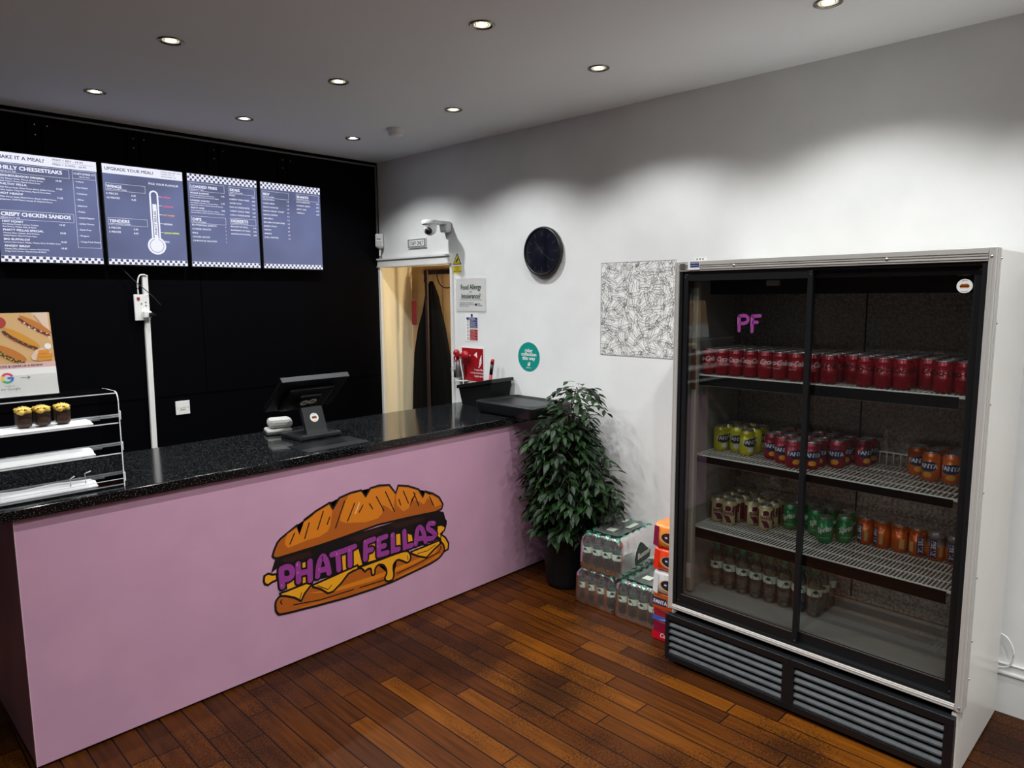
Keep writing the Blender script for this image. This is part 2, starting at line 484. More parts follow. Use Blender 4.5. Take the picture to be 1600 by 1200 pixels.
def tag(o, label=None, cat=None, group=None, kind=None):
    if label: o['label'] = label
    if cat: o['category'] = cat
    if group: o['group'] = group
    if kind: o['kind'] = kind
    return o
def thing(name, label, cat, loc=(0, 0, 0), rz=0.0, group=None):
    o = bpy.data.objects.new(name, None)
    o.empty_display_size = 0.05
    COL.objects.link(o)
    o.location = loc; o.rotation_euler = (0, 0, rz)
    return tag(o, label, cat, group)
def struct(name, mb): return tag(mb.obj(name), kind='structure')
def copy_thing(root, loc, rz, label, group=None):
    r = root.copy(); COL.objects.link(r)
    r.location = loc; r.rotation_euler = (0, 0, rz); r['label'] = label
    if group: r['group'] = group
    for ch in list(root.children):
        c = ch.copy(); COL.objects.link(c); c.parent = r
        for g in list(ch.children):
            d = g.copy(); COL.objects.link(d); d.parent = c
    return r
ORD = ['first', 'second', 'third', 'fourth', 'fifth', 'sixth', 'seventh', 'eighth', 'ninth', 'tenth', 'eleventh', 'twelfth',
       'thirteenth', 'fourteenth', 'fifteenth', 'sixteenth', 'seventeenth', 'eighteenth']
def curve2(p, k=6, closed=False):
    o = []; n = len(p)
    for i in range(n if closed else n-1):
        q = [p[(i+j) % n] if closed else p[max(0, min(n-1, i+j))] for j in (-1, 0, 1, 2)]
        for s_ in range(k):
            t = s_/k
            o.append(tuple(.5*((2*q[1][c])+(-q[0][c]+q[2][c])*t+(2*q[0][c]-5*q[1][c]+4*q[2][c]-q[3][c])*t*t+(-q[0][c]+3*q[1][c]-3*q[2][c]+q[3][c])*t**3) for c in range(len(q[1]))))
    if not closed: o.append(tuple(p[-1]))
    return o

# sandwich logo artwork, millimetres on the counter front (x from 1.5 m, z from the floor)
LOGO = [
    ('f', 'black', 0, [(-63,533),(31,532),(304,541),(695,545),(888,537),(929,520),(928,491),(951,467),(950,442),(921,412),(884,407),(902,373),(370,360),(-53,375),(-41,493),(-88,471),(-78,492)]),
    ('f', 'brown', 0, [(-33,522),(109,521),(121,496),(29,491),(-15,498)]),
    ('f', 'brown', 0, [(304,529),(500,536),(531,518),(376,497)]),
    ('f', 'brown', 0, [(563,537),(807,527),(780,505),(611,505)]),
    ('f', 'cheese', 5, [(-123,445),(-119,468),(-100,474),(-79,462),(-61,460),(-59,432),(-87,428),(-103,421),(-118,429)]),
    ('f', 'cheese', 5, [(881,455),(913,451),(940,433),(931,414),(903,402),(939,371),(961,332),(956,300),(932,295),(910,334),(902,373),(875,395)]),
    ('f', 'cheese', 0, [(-14,406),(32,410),(36,372),(-12,371)]),
    ('f', 'cheese', 0, [(69,474),(84,475),(83,369),(66,375)]),
    ('f', 'cheese', 0, [(275,453),(374,458),(393,373),(283,373)]),
    ('f', 'cheese', 0, [(431,469),(478,471),(478,376),(424,378)]),
    ('f', 'cheese', 0, [(597,475),(630,473),(632,392),(599,390)]),
    ('f', 'cheese', 0, [(680,459),(705,446),(716,387),(682,389)]),
    ('f', 'bun', 5, [(-76,548),(-67,573),(-50,604),(-34,618),(50,661),(64,616),(89,678),(151,706),(224,729),(240,695),(277,741),(342,753),(401,753),(426,715),(454,752),(508,756),(571,746),(609,696),(627,732),(692,715),(759,684),(788,634),(802,664),(855,641),(899,610),(925,565),(915,541),(870,534),(695,546),(493,554),(304,542),(164,535),(31,533),(-51,532),(-69,537)]),
    ('f', 'bunlight', 0, [(-12,582),(-13,606),(1,633),(49,648),(60,612),(85,667),(151,697),(220,719),(236,687),(223,620),(208,593),(166,578),(99,577),(1,566)]),
    ('f', 'bunlight', 0, [(276,627),(281,657),(327,743),(401,747),(426,709),(461,747),(566,739),(605,687),(590,599),(566,624),(524,654),(522,608),(494,587),(417,586),(307,609)]),
    ('f', 'bunlight', 0, [(615,627),(610,676),(630,723),(692,706),(751,680),(784,624),(802,656),(890,605),(916,567),(870,562),(853,588),(819,624),(791,594),(766,614),(711,640),(693,596),(655,587)]),
    ('l', 'black', 4.5, [(36,627),(11,582)]),
    ('l', 'black', 4.5, [(112,657),(86,589)]),
    ('l', 'black', 4.5, [(188,695),(154,615)]),
    ('l', 'black', 4.5, [(221,659),(206,628)]),
    ('l', 'black', 4.5, [(305,719),(250,598)]),
    ('l', 'black', 4.5, [(362,697),(318,616)]),
    ('l', 'black', 4.5, [(409,676),(386,646)]),
    ('l', 'black', 4.5, [(447,675),(465,644)]),
    ('l', 'black', 4.5, [(490,701),(533,619)]),
    ('l', 'black', 4.5, [(546,716),(598,600)]),
    ('l', 'black', 4.5, [(658,696),(689,624)]),
    ('l', 'black', 4.5, [(628,658),(639,625)]),
    ('l', 'black', 4.5, [(725,675),(757,595)]),
    ('l', 'black', 4.5, [(832,628),(857,576)]),
    ('l', 'cream', 5, [(388,691),(363,644)]),
    ('f', 'bun', 5, [(-73,287),(-74,294),(-74,303),(-75,313),(-74,321),(-73,328),(-71,333),(-68,338),(-64,342),(-59,347),(-52,351),(-46,354),(-41,356),(115,353),(370,360),(524,342),(902,359),(902,359),(906,354),(913,347),(919,339),(924,331),(927,322),(929,313),(928,303),(923,294),(915,285),(904,276),(887,267),(862,260),(825,253),(780,248),(731,243),(686,239),(645,235),(607,231),(566,228),(520,227),(466,227),(408,228),(348,230),(291,232),(236,236),(180,241),(128,245),(83,250),(43,254),(7,257),(-24,261),(-46,264),(-58,267),(-63,269),(-63,271),(-64,274),(-67,277),(-70,281),(-72,285),(-73,287)]),
    ('f', 'bunlight', 0, [(86,321),(222,300),(523,295),(774,306),(882,327),(863,303),(687,281),(443,271),(222,284)]),
    ('f', 'bunlight', 0, [(44,266),(292,245),(521,240),(773,264),(900,293),(881,276),(686,246),(442,238),(151,253),(57,262)]),
    ('l', 'black', 4, [(13,289),(151,268),(337,261)]),
    ('l', 'black', 4, [(374,259),(521,254)]),
    ('l', 'black', 4, [(603,264),(730,276),(891,303)]),
    ('l', 'black', 4, [(-44,311),(-49,325),(-43,332)]),
    ('l', 'black', 4, [(891,310),(905,321),(901,333)]),
    ('f', 'cheese', 5, [(-50,365),(-16,366),(89,373),(112,361),(73,326),(52,295),(21,321),(-23,344),(-45,351)]),
    ('f', 'cheese', 5, [(115,353),(225,364),(364,379),(370,360),(311,351),(266,313),(222,287),(194,287),(154,322),(117,343)]),
    ('f', 'cheese', 5, [(378,364),(404,365),(443,367),(486,368),(525,369),(561,371),(598,372),(630,372),(656,371),(672,367),(681,361),(685,355),(689,348),(693,341),(694,333),(694,325),(692,319),(689,313),(684,308),(677,305),(671,304),(663,306),(655,312),(646,318),(638,324),(629,328),(621,333),(613,336),(605,336),(598,334),(590,328),(584,321),(580,313),(579,301),(580,288),(582,274),(582,263),(580,255),(578,248),(574,243),(569,239),(562,238),(553,238),(544,240),(537,242),(532,246),(528,251),(526,257),(525,263),(528,269),(532,275),(536,282),(538,290),(537,300),(534,310),(529,320),(524,329),(517,335),(509,340),(500,343),(493,345),(486,344),(479,341),(473,336),(469,331),(466,324),(466,316),(465,308),(464,302),(460,300),(456,299),(452,300),(448,303),(446,310),(445,319),(444,329),(442,336),(438,339),(433,341),(427,342),(423,341),(418,340),(414,337),(411,334),(407,333),(404,334),(402,338),(399,342),(396,346),(392,351),(386,356),(381,361)]),
    ('f', 'cheese', 5, [(698,356),(776,360),(893,368),(901,348),(855,327),(800,295),(748,317),(702,344)]),
    ('l', 'black', 3, [(46,309),(57,334)]),
    ('l', 'black', 3, [(141,342),(195,306),(216,322)]),
    ('l', 'black', 3, [(672,342),(675,320)]),
    ('l', 'black', 3, [(740,334),(810,332),(865,350)]),
    ('l', 'black', 33, [(-36,394),(-39,444),(-38,477)]),
    ('l', 'black', 33, [(-37,477),(-32,478),(-25,479),(-17,480),(-10,479),(-4,477),(3,473),(8,468),(12,462),(14,455),(15,447),(14,438),(12,432),(8,427),(3,424),(-4,422),(-10,422),(-16,423),(-22,425),(-28,428),(-33,430)]),
    ('l', 'black', 33, [(45,477),(44,394)]),
    ('l', 'black', 33, [(106,472),(103,382)]),
    ('l', 'black', 33, [(46,431),(105,426)]),
    ('l', 'black', 33, [(142,389),(144,401),(146,417),(149,435),(153,449),(157,460),(163,470),(168,476),(173,478),(179,475),(184,466),(190,456),(194,444),(197,430),(200,413),(202,397),(204,387)]),
    ('l', 'black', 33, [(155,414),(199,410)]),
    ('l', 'black', 33, [(223,473),(294,474)]),
    ('l', 'black', 33, [(255,472),(258,388)]),
    ('l', 'black', 33, [(293,475),(351,479)]),
    ('l', 'black', 33, [(323,472),(321,391)]),
    ('l', 'black', 33, [(415,484),(411,398)]),
    ('l', 'black', 33, [(415,484),(465,487)]),
    ('l', 'black', 33, [(415,437),(449,437)]),
    ('l', 'black', 33, [(494,479),(492,396)]),
    ('l', 'black', 33, [(494,479),(539,482)]),
    ('l', 'black', 33, [(492,436),(528,436)]),
    ('l', 'black', 33, [(492,396),(544,395)]),
    ('l', 'black', 33, [(581,479),(580,395),(615,394)]),
    ('l', 'black', 33, [(655,479),(657,392),(701,392)]),
    ('l', 'black', 33, [(729,392),(731,405),(733,424),(736,443),(740,458),(743,467),(748,473),(752,476),(757,476),(763,473),(769,467),(775,458),(780,448),(785,434),(789,416),(793,398),(796,387)]),
    ('l', 'black', 33, [(743,415),(786,411)]),
    ('l', 'black', 33, [(855,474),(848,476),(840,478),(830,480),(823,480),(819,476),(815,471),(813,464),(814,457),(818,452),(825,446),(833,440),(840,434),(847,428),(854,421),(859,415),(862,409),(860,404),(856,400),(850,396),(843,394),(835,394),(824,396),(815,398),(808,399)]),
    ('l', 'purple', 20, [(-36,394),(-39,444),(-38,477)]),
    ('l', 'purple', 20, [(-37,477),(-32,478),(-25,479),(-17,480),(-10,479),(-4,477),(3,473),(8,468),(12,462),(14,455),(15,447),(14,438),(12,432),(8,427),(3,424),(-4,422),(-10,422),(-16,423),(-22,425),(-28,428),(-33,430)]),
    ('l', 'purple', 20, [(45,477),(44,394)]),
    ('l', 'purple', 20, [(106,472),(103,382)]),
    ('l', 'purple', 20, [(46,431),(105,426)]),
    ('l', 'purple', 20, [(142,389),(144,401),(146,417),(149,435),(153,449),(157,460),(163,470),(168,476),(173,478),(179,475),(184,466),(190,456),(194,444),(197,430),(200,413),(202,397),(204,387)]),
    ('l', 'purple', 20, [(155,414),(199,410)]),
    ('l', 'purple', 20, [(223,473),(294,474)]),
    ('l', 'purple', 20, [(255,472),(258,388)]),
    ('l', 'purple', 20, [(293,475),(351,479)]),
    ('l', 'purple', 20, [(323,472),(321,391)]),
    ('l', 'purple', 20, [(415,484),(411,398)]),
    ('l', 'purple', 20, [(415,484),(465,487)]),
    ('l', 'purple', 20, [(415,437),(449,437)]),
    ('l', 'purple', 20, [(494,479),(492,396)]),
    ('l', 'purple', 20, [(494,479),(539,482)]),
    ('l', 'purple', 20, [(492,436),(528,436)]),
    ('l', 'purple', 20, [(492,396),(544,395)]),
    ('l', 'purple', 20, [(581,479),(580,395),(615,394)]),
    ('l', 'purple', 20, [(655,479),(657,392),(701,392)]),
    ('l', 'purple', 20, [(729,392),(731,405),(733,424),(736,443),(740,458),(743,467),(748,473),(752,476),(757,476),(763,473),(769,467),(775,458),(780,448),(785,434),(789,416),(793,398),(796,387)]),
    ('l', 'purple', 20, [(743,415),(786,411)]),
    ('l', 'purple', 20, [(855,474),(848,476),(840,478),(830,480),(823,480),(819,476),(815,471),(813,464),(814,457),(818,452),(825,446),(833,440),(840,434),(847,428),(854,421),(859,415),(862,409),(860,404),(856,400),(850,396),(843,394),(835,394),(824,396),(815,398),(808,399)]),
    ('l', 'pink', 2.5, [(-41,397),(-40,404)]),
    ('l', 'pink', 2.5, [(40,480),(40,470)]),
    ('l', 'pink', 2.5, [(40,433),(42,440)]),
    ('l', 'pink', 2.5, [(149,417),(151,424)]),
    ('l', 'pink', 2.5, [(249,474),(250,464)]),
    ('l', 'pink', 2.5, [(318,475),(319,464)]),
    ('l', 'pink', 2.5, [(409,487),(410,494)]),
    ('l', 'pink', 2.5, [(488,481),(489,470)]),
    ('l', 'pink', 2.5, [(486,439),(488,447)]),
    ('l', 'pink', 2.5, [(575,482),(576,471)]),
    ('l', 'pink', 2.5, [(722,395),(724,403)]),
    ('l', 'pink', 2.5, [(847,477),(849,485)]),
]
# ================================================================ room shell
X0, Y0 = -1.5, -2.6
m = MB(); m.box((X0-.1, Y0-.1, -.05), (XW+.9, YB+.1, 0), M_FLOOR); struct('floor', m)
m = MB(); m.box((X0-.1, Y0-.1, CEIL), (XW+.9, YB+.1, CEIL+.05), M_CEIL); struct('ceiling', m)
DZ, DY = 1.93, 3.80
m = MB()
m.box((XW, Y0, 0), (XW+.10, DY, CEIL), M_WALL); m.box((XW, DY, DZ), (XW+.10, YB+.06, CEIL), M_WALL)
struct('wall_right', m)
m = MB(); m.box((X0, YB, 0), (XW, YB+.08, CEIL), M_BLACKWALL)
# slightly proud panels of the black wall with fine joints
for x0, x1 in ((-1.4, .60), (.605, 1.90), (1.905, XW-.004)):
    m.box((x0, YB-.006, 1.083), (x1, YB, CEIL-.035), M_BLACKWALL)
struct('wall_back', m)
m = MB(); m.box((X0-.1, Y0, 0), (X0, YB, CEIL), M_DARKROOM); struct('wall_left', m)
m = MB(); m.box((X0, Y0-.1, 0), (XW, Y0, CEIL), M_DARKROOM); struct('wall_front', m)
# door reveal and what closes it
m = MB(); m.box((XW+.002, YB-.012, 0), (XW+.305, YB+.02, DZ+.25), M_CREAM); struct('trim_1', m)
m = MB()
m.box((XW+.305, 3.03, 0), (XW+.345, YB, DZ+.25), M_WOODTAN)
for y in (4.02, 4.25, 4.47): m.box((XW+.303, y, 0), (XW+.3055, y+.004, DZ), mat('tan_joint', (.2, .12, .06), .6))
struct('door_1', m)
m = MB(); m.box((XW+.10, 3.0, DZ+.25), (XW+.345, YB, DZ+.29), M_WOODTAN); m.box((XW+.10, 3.0, 0), (XW+.345, 3.03, DZ+.25), M_WOODTAN)
m.box((XW+.10, DY+.002, DZ+.002), (XW+.125, YB-.013, DZ+.25), M_WOODTAN)
pl_ = bpy.data.lights.new('passage_lamp', 'POINT'); pl_.energy = 24.0; pl_.color = (1.0, .84, .58); pl_.shadow_soft_size = .04
po = bpy.data.objects.new('passage_lamp', pl_); COL.objects.link(po); po.location = (XW+.16, 3.55, 1.70)
struct('trim_2', m)
# white architrave: jambs and a moulded head
m = MB()
m.box((XW-.022, YB-.03, 0), (XW, YB-.0075, DZ+.005), M_TRIM); m.box((XW-.015, DY-.018, 0), (XW+.10, DY+.004, DZ), M_TRIM)
for a, b, d in ((0, .012, .035), (.012, .055, .028), (.055, .068, .038)):
    m.box((XW-d, DY-.015, DZ+a), (XW, YB-.0075, DZ+b), M_TRIM)
struct('trim_3', m)
# cable trunking under the ceiling on the black wall, turning down the corner
m = MB()
M_TK = mat('grey_trunking', (.16, .16, .16), .6)
m.box((X0, YB-.02, CEIL-.034), (XW-.02, YB-.006, CEIL-.024), M_TK, bev=.003)
m.box((XW-.030, YB-.02, 2.18), (XW-.020, YB-.006, CEIL-.03), M_TK, bev=.003)
struct('trim_4', m)
# skirting on the white wall
m = MB()
m.box((XW-.016, Y0, 0), (XW, YC, .165), M_TRIM); m.box((XW-.024, Y0, .165), (XW, YC, .178), M_TRIM, bev=.004)
m.box((XW-.012, Y0, .178), (XW, YC, .205), M_TRIM); m.box((XW-.017, Y0, .205), (XW, YC, .212), M_TRIM, bev=.003)
struct('baseboard_right', m)
m = MB(); m.box((X0, YB-.02, 0), (XW-.03, YB, .12), M_BLACKWALL); struct('baseboard_back', m)

# ================================================================ ceiling downlights
def make_downlight():
    t = thing('downlight', 'x', 'ceiling light')
    r = MB()
    r.lathe([(.034, .006), (.038, -.002), (.046, -.005), (.050, -.003), (.050, .0)], M_CHROME, 28, cap=False)
    r.obj('rim', t)
    q = MB(); q.lathe([(.0335, .004), (.031, -.001), (.025, .001)], M_LEDRIM, 24, cap=False); q.obj('reflector', t)
    q = MB(); q.lathe([(.001, .0002), (.014, -.002), (.0245, .001)], M_LED, 24, cap=False); q.obj('lens', t)
    return t
dl = None
RO = {4.05: 'row nearest the black wall', 3.055: 'second row out from the black wall', 2.05: 'third row out from the black wall', 1.03: 'fourth row out from the black wall'}
CO = {2.70: 'close to the white wall', 1.97: 'in the middle of the ceiling', 1.20: 'on the left of the ceiling'}
spots = []
for y in (4.05, 3.055, 2.05, 1.03, 0.02, -1.0, -2.0):
    for x in (2.70, 1.965, 1.19) + (.42,): spots.append((x, y))
seen = {(2.70, 4.05): 'round recessed downlight nearest the doorway corner', (1.965, 4.05): 'round recessed downlight above the third menu screen',
        (1.19, 4.05): 'round recessed downlight above the first menu screen, farthest left', (2.70, 3.055): 'round recessed downlight just right of the smoke alarm',
        (1.965, 3.055): 'round recessed downlight left of the smoke alarm, above the till', (1.19, 3.055): 'large-looking downlight at upper left of the ceiling with smudge beside it',
        (2.70, 2.05): 'round recessed downlight by the white wall, above the clock', (1.965, 2.05): 'round recessed downlight near the top middle of the ceiling',
        (2.70, 1.03): 'round recessed downlight cut by the top edge, above the fridge'}
spot = bpy.data.lights.new('downlight_beam', 'SPOT')
spot.energy = LAMP_W; spot.color = LAMP_COL; spot.spot_size = radians(132); spot.spot_blend = 0.55; spot.shadow_soft_size = 0.022
for x, y in spots:
    if (x, y) in seen:
        if dl is None:
            dl = make_downlight(); t = dl; t.location = (x, y, CEIL); t['label'] = seen[(x, y)]; t['group'] = 'ceiling downlights'
        else:
            t = copy_thing(dl, (x, y, CEIL), rnd.uniform(0, 3), seen[(x, y)], 'ceiling downlights')
    # the lamps out of view behind the camera light the room as well
    lo = bpy.data.objects.new('downlight_beam', spot); COL.objects.link(lo); lo.location = (x, y, CEIL-.012)

t = thing('smoke_alarm', 'white round smoke alarm on the ceiling near the doorway corner', 'smoke alarm', (2.745, 3.65, CEIL))
m = MB(); m.lathe([(.052, 0), (.054, -.012), (.046, -.018)], M_WHITE, 28); m.obj('base', t)
m = MB(); m.lathe([(.046, -.014), (.045, -.036), (.036, -.044), (.0, -.046)], M_WHITE, 28, cap=False); m.obj('cover', t)

# ================================================================ counter
t = thing('counter', 'long pink serving counter with sandwich logo on its front', 'counter', (1.9, 3.2, 0))
def sub(mb, name, par, label=None):
    o = mb.obj(name, par, Matrix.Translation(-par.location))
    if label: o['label'] = label
    return o
CX0, CX1 = .487, XW-.001
m = MB(); m.box((CX0, YC, .012), (CX1, YC+.022, .940), M_PINK)
m.box((CX0-.003, YC-.001, .012), (CX0, YC+.022, .940), M_EDGE); sub(m, 'front_panel', t)
m = MB(); m.box((CX0-.001, YC+.024, .012), (CX0+.02, 3.56, .940), M_PINK); sub(m, 'end_panel', t)
m = MB(); m.box((CX0+.021, YC+.05, 0), (CX1, 3.40, .10), M_BLKM); sub(m, 'plinth', t)
m = MB(); m.box((CX0+.021, YC+.023, .10), (CX1, 3.54, .12), M_BLKM); m.box((1.4, YC+.023, .12), (1.42, 3.54, .94), M_BLKM); m.box((2.3, YC+.023, .12), (2.32, 3.54, .94), M_BLKM); m.box((CX0+.021, YC+.023, .5), (CX1, 3.52, .52), M_BLKM); sub(m, 'carcass', t)
m = MB()
F = face(1.5, YC, 0)
lay = 0
for kind, c, wd, pts in LOGO:
    P = [(x/1000, z/1000) for x, z in pts]
    lay += 1
    w = .0006 + lay*.00004
    if kind == 'f':
        m.poly(P, F, VIN[c], w, 0)
        if wd: m.stroke(P+P[:1], wd*.0021, F, VIN['black'], w+.00002)
    else:
        m.stroke(P, wd*.00138, F, VIN[c], w)
sub(m, 'logo', t, 'sandwich logo with purple bubble lettering')
w_ = MB(); w_.box((.40, YC-.022, .941), (XW-.002, 3.575, .981), M_GRANITE, bev=.004)
o = w_.obj('worktop'); tag(o, 'glossy speckled black stone worktop along the pink counter', 'worktop')

# ================================================================ menu screens
def board(name, x0, x1, label, z0=1.903, z1=2.478):
    t = thing(name, label, 'menu screen', ((x0+x1)/2, YB-.05, z0), 0, 'menu screens on the black wall')
    W = x1-x0; H = z1-z0
    F = Matrix.Translation((-W/2, -.012, 0))
    m = MB(); m.box((-W/2-.006, -.011, -.008), (W/2+.006, .042, H+.008), M_BLK, bev=.003); m.obj('casing', t)
    s = MB(); s.rect(0, 0, W, H, F, M_SCR, 0, .0003); s.obj('display', t)
    b = MB()
    for xx in (-.03, .03):
        b.box((xx-.035+W*.0, .030, H+.008), (xx+.035, .044, H+.20), M_BLACKWALL)
    for xx, zz in ((-.03, .172), (.03, .172), (-.03, .118)):
        b.disc((xx, H+zz), .003, Matrix.Translation((0, .0298, 0)), M_STEEL, 0, 10)
    b.obj('wall_bracket', t)
    return t, F, W, H
def checks(m, F, W, v0, rows, n):
    c = W/n
    m.rect(0, v0, W, v0+rows*c*1.0, F, M_SW, .0004, 0)
    for r in range(rows):
        for i in range(n):
            if (i+r) % 2: m.rect(i*c+c*.06, v0+r*c+c*.06, (i+1)*c-c*.06, v0+(r+1)*c-c*.06, F, M_SD, .0007, 0)
    return c
def fit_text(m, F, s_, x, y, size, wmax, mt=None, bold=.016, align='LEFT', w=.0006):
    wid = text_data(s_, 0.0, 2)[2]*size
    m.text(s_, x, y, size, F, mt or M_SW, w, bold, fit=min(wid*1.35, wmax), align=align)
def items(m, F, x, y, dy, names, size, wmax, price, px, steps=None):
    for i, s_ in enumerate(names):
        yy = y-(steps[i] if steps else i*dy)
        fit_text(m, F, s_, x, yy, size, wmax*min(1, len(s_)/18+.05))
        m.text(price[i], px, yy-.003, size, F, M_SW, bold=.018, align='RIGHT')
def heading(m, F, x0, y0, x1, y1, s_, sub_, size, fit):
    m.frame(x0, y0, x1, y1, .0013, F, M_SW, .0005)
    m.text(s_, x0+.005, y0+(y1-y0)*.38, size, F, M_SW, bold=.036, fit=fit)
    m.text(sub_, x0+.005, y0+.005, .0095, F, M_SW, bold=.014)

# board 1
t, F, W, H = board('menu_screen', .835, 1.327, 'lit menu screen headed MAKE IT A MEAL, farthest left')
m = MB()
m.rect(0, H-.053, W, H, F, M_SW, .0004, 0)
m.text('MAKE IT A MEAL?', .020, H-.034, .027, F, M_SD, .0008, .018, fit=.215)
m.text('FRIES + BEV - £4.95', .275, H-.018, .0155, F, M_SD, .0008, .006, fit=.150)
m.rect(.275, H-.0255, .475, H-.0243, F, M_SD, .0008, 0)
m.text('FRIES + SHAKE - £6.95', .275, H-.042, .0155, F, M_SD, .0008, .008, fit=.165)
heading(m, F, .012, H-.107, .352, H-.058, 'PHILLY CHEESESTEAKS', 'SERVED IN A 9" SUB', .0285, .300)
def dish(m, y, ys, nm, a, b_, pr, wn, wa, px=.312):
    m.text(nm, .020, H-y, .0150, F, M_SW, bold=.034, fit=wn)
    if a: m.text(a, .020, H-ys[0], .0105, F, M_SW, bold=.014, fit=wa)
    if b_: m.text(b_, .020, H-ys[1], .0105, F, M_SW, bold=.014, fit=wa*.92)
    m.text(pr, px, H-y-.004, .0135, F, M_SW, bold=.02, align='RIGHT')
dish(m, .126, (.140, .153), 'NEIGHBOURHOOD ORIGINAL', 'Philly Ribeye Steak, Mixed Onion Strips,', 'Yellow Onions, Onions, Mayo & Cheese Sauce', '10.50', .215, .205)
dish(m, .170, (.186, .200), 'PHILTHY FELLA', 'Philly Ribeye Steak, Mixed Onion Blend, Grilled Onions,', 'Yellow Peppers, Crispy Fried Onions, Mayo & Cheese Sauce', '11.50', .125, .255)
dish(m, .219, (.235, .249), 'HOT HEAD//', 'Philly Ribeye Steak, Mixed Onion Blend, Grilled Onions,', 'Jalapenos, Chilli Flakes, House & Chipotle Sauce', '11.50', .105, .260)
heading(m, F, .012, H-.350, .358, H-.302, 'CRISPY CHICKEN SANDOS', 'SERVED IN A 9" SUB', .0285, .325)
dish(m, .366, (.379, .392), 'HOT HONEY', 'Hot Honey Drizzle, Lettuce, Tomato,', 'Red Onions, Pickles, Slaw, & Ranch', '10.45', .095, .165)
dish(m, .411, (.425, .439), 'PHATT FELLAS SPECIAL', 'Cheese Slice, Lettuce, Red Onions,', 'Grilled Peppers, Mayo & Cheese Sauce', '10.45', .185, .165)
dish(m, .460, (.474, 0), 'BIG BUFFALO//', 'Lettuce, Red Onions, Pickles, Cheese, Ranch & Buffalo Sauce', '', '10.45', .118, .262)
dish(m, .495, (.509, .522), 'ANGRY BIRD//', 'Cheese Slice, Jalapenos, Lettuce, Red Onions,', 'Crispy Fried Onions, Chipotle Sauce & Ranch', '10.45', .115, .205)
m.frame(.368, .088, .486, H-.058, .0013, F, M_SW, .0005)
m.text('CUSTOMISE IT!', .427, H-.080, .0150, F, M_SW, bold=.02, align='CENTER', fit=.106); m.text('50p Per Item', .427, H-.094, .010, F, M_SW, bold=.014, align='CENTER')
m.rect(.368, H-.103, .486, H-.1018, F, M_SW, .0005, 0)
for i, s_ in enumerate(['Lettuce', 'Red Onion', 'Tomatoes', 'Olives', 'Jalapenos', 'Pickles', 'Grilled Peppers', 'Grilled Onions', 'Garlic Fries', 'Oregano', 'Crispy Fried Onions']):
    m.text('- '+s_, .376, H-.122-i*.0335, .0125, F, M_SW, bold=.014)
checks(m, F, W, 0, 2, 31)
m.obj('menu_lettering', t)

# board 2
t, F, W, H = board('menu_screen', 1.356, 1.806, 'lit menu screen headed UPGRADE YOUR MEAL with a big thermometer')
m = MB()
m.rect(0, H-.053, W, H, F, M_SW, .0004, 0)
m.text('UPGRADE YOUR MEAL?', .012, H-.034, .0255, F, M_SD, .0008, .014, fit=.268)
for i, s_ in enumerate(('LOADED FRIES / BEV  £4.95', 'TATER TOTS / £3', 'MILKSHAKE / £6')): m.text(s_, .322, H-.016-i*.0135, .0105, F, M_SD, .0008, .006, fit=(.118, .08, .09)[i])
heading(m, F, .012, H-.150, .228, H-.108, 'WINGS', 'CRISPY CHICKEN WINGS', .0235, .080)
items(m, F, .012, H-.172, .024, ['5 PIECES', '10 PIECES'], .0150, .13, ['5.45', '9.45'], .172)
heading(m, F, .012, H-.347, .228, H-.305, 'TENDERS', 'CRISPY CHICKEN TENDERS', .0235, .110)
items(m, F, .012, H-.368, .024, ['3 PIECES', '5 PIECES'], .0150, .13, ['5.95', '8.95'], .172)
m.text('PICK YOUR FLAVOUR', .248, H-.094, .0165, F, M_SW, bold=.02, fit=.175)
cx, cy = .274, .118
m.disc((cx, cy), .053, F, M_SW, .0004, 40); m.disc((cx, cy), .041, F, M_SD, .0006, 40); m.disc((cx, cy), .0385, F, M_SW, .0008, 40)
top = H-.153
m.rect(cx-.026, cy+.04, cx+.026, top, F, M_SW, .00045, 0); m.disc((cx, top), .026, F, M_SW, .0005, 30)
m.rect(cx-.0165, cy+.046, cx+.0165, top, F, M_SCR, .0007, 0); m.disc((cx, top), .0165, F, M_SCR, .00075, 24)
m.rect(cx-.0115, cy+.03, cx+.0115, H-.208, F, M_SW, .0009, 0)
m.text('PHATT FELLAS', cx+.0065, cy+.065, .0185, F, M_SD, .0011, .022, rot=pi/2, fit=.142)
for i, (s_, mm, fw) in enumerate((('BUFFALO', M_SPINK, .050), ('LOUISIANA', M_SPINK, .065), ('HOT HONEY', M_SORANGE, .070), ('ORIGINAL', M_SW, .055), ('LEMON PEPPER', M_SYEL, .090), ('BBQ', M_SW, .028))):
    yy = H-.163-i*.0535
    m.rect(cx+.026, yy, cx+.043, yy+.0025, F, M_SW, .0006, 0)
    m.text(s_, cx+.046, yy-.005, .0140, F, mm, bold=.022, fit=fw)
checks(m, F, W, 0, 2, 29)
m.obj('menu_lettering', t)

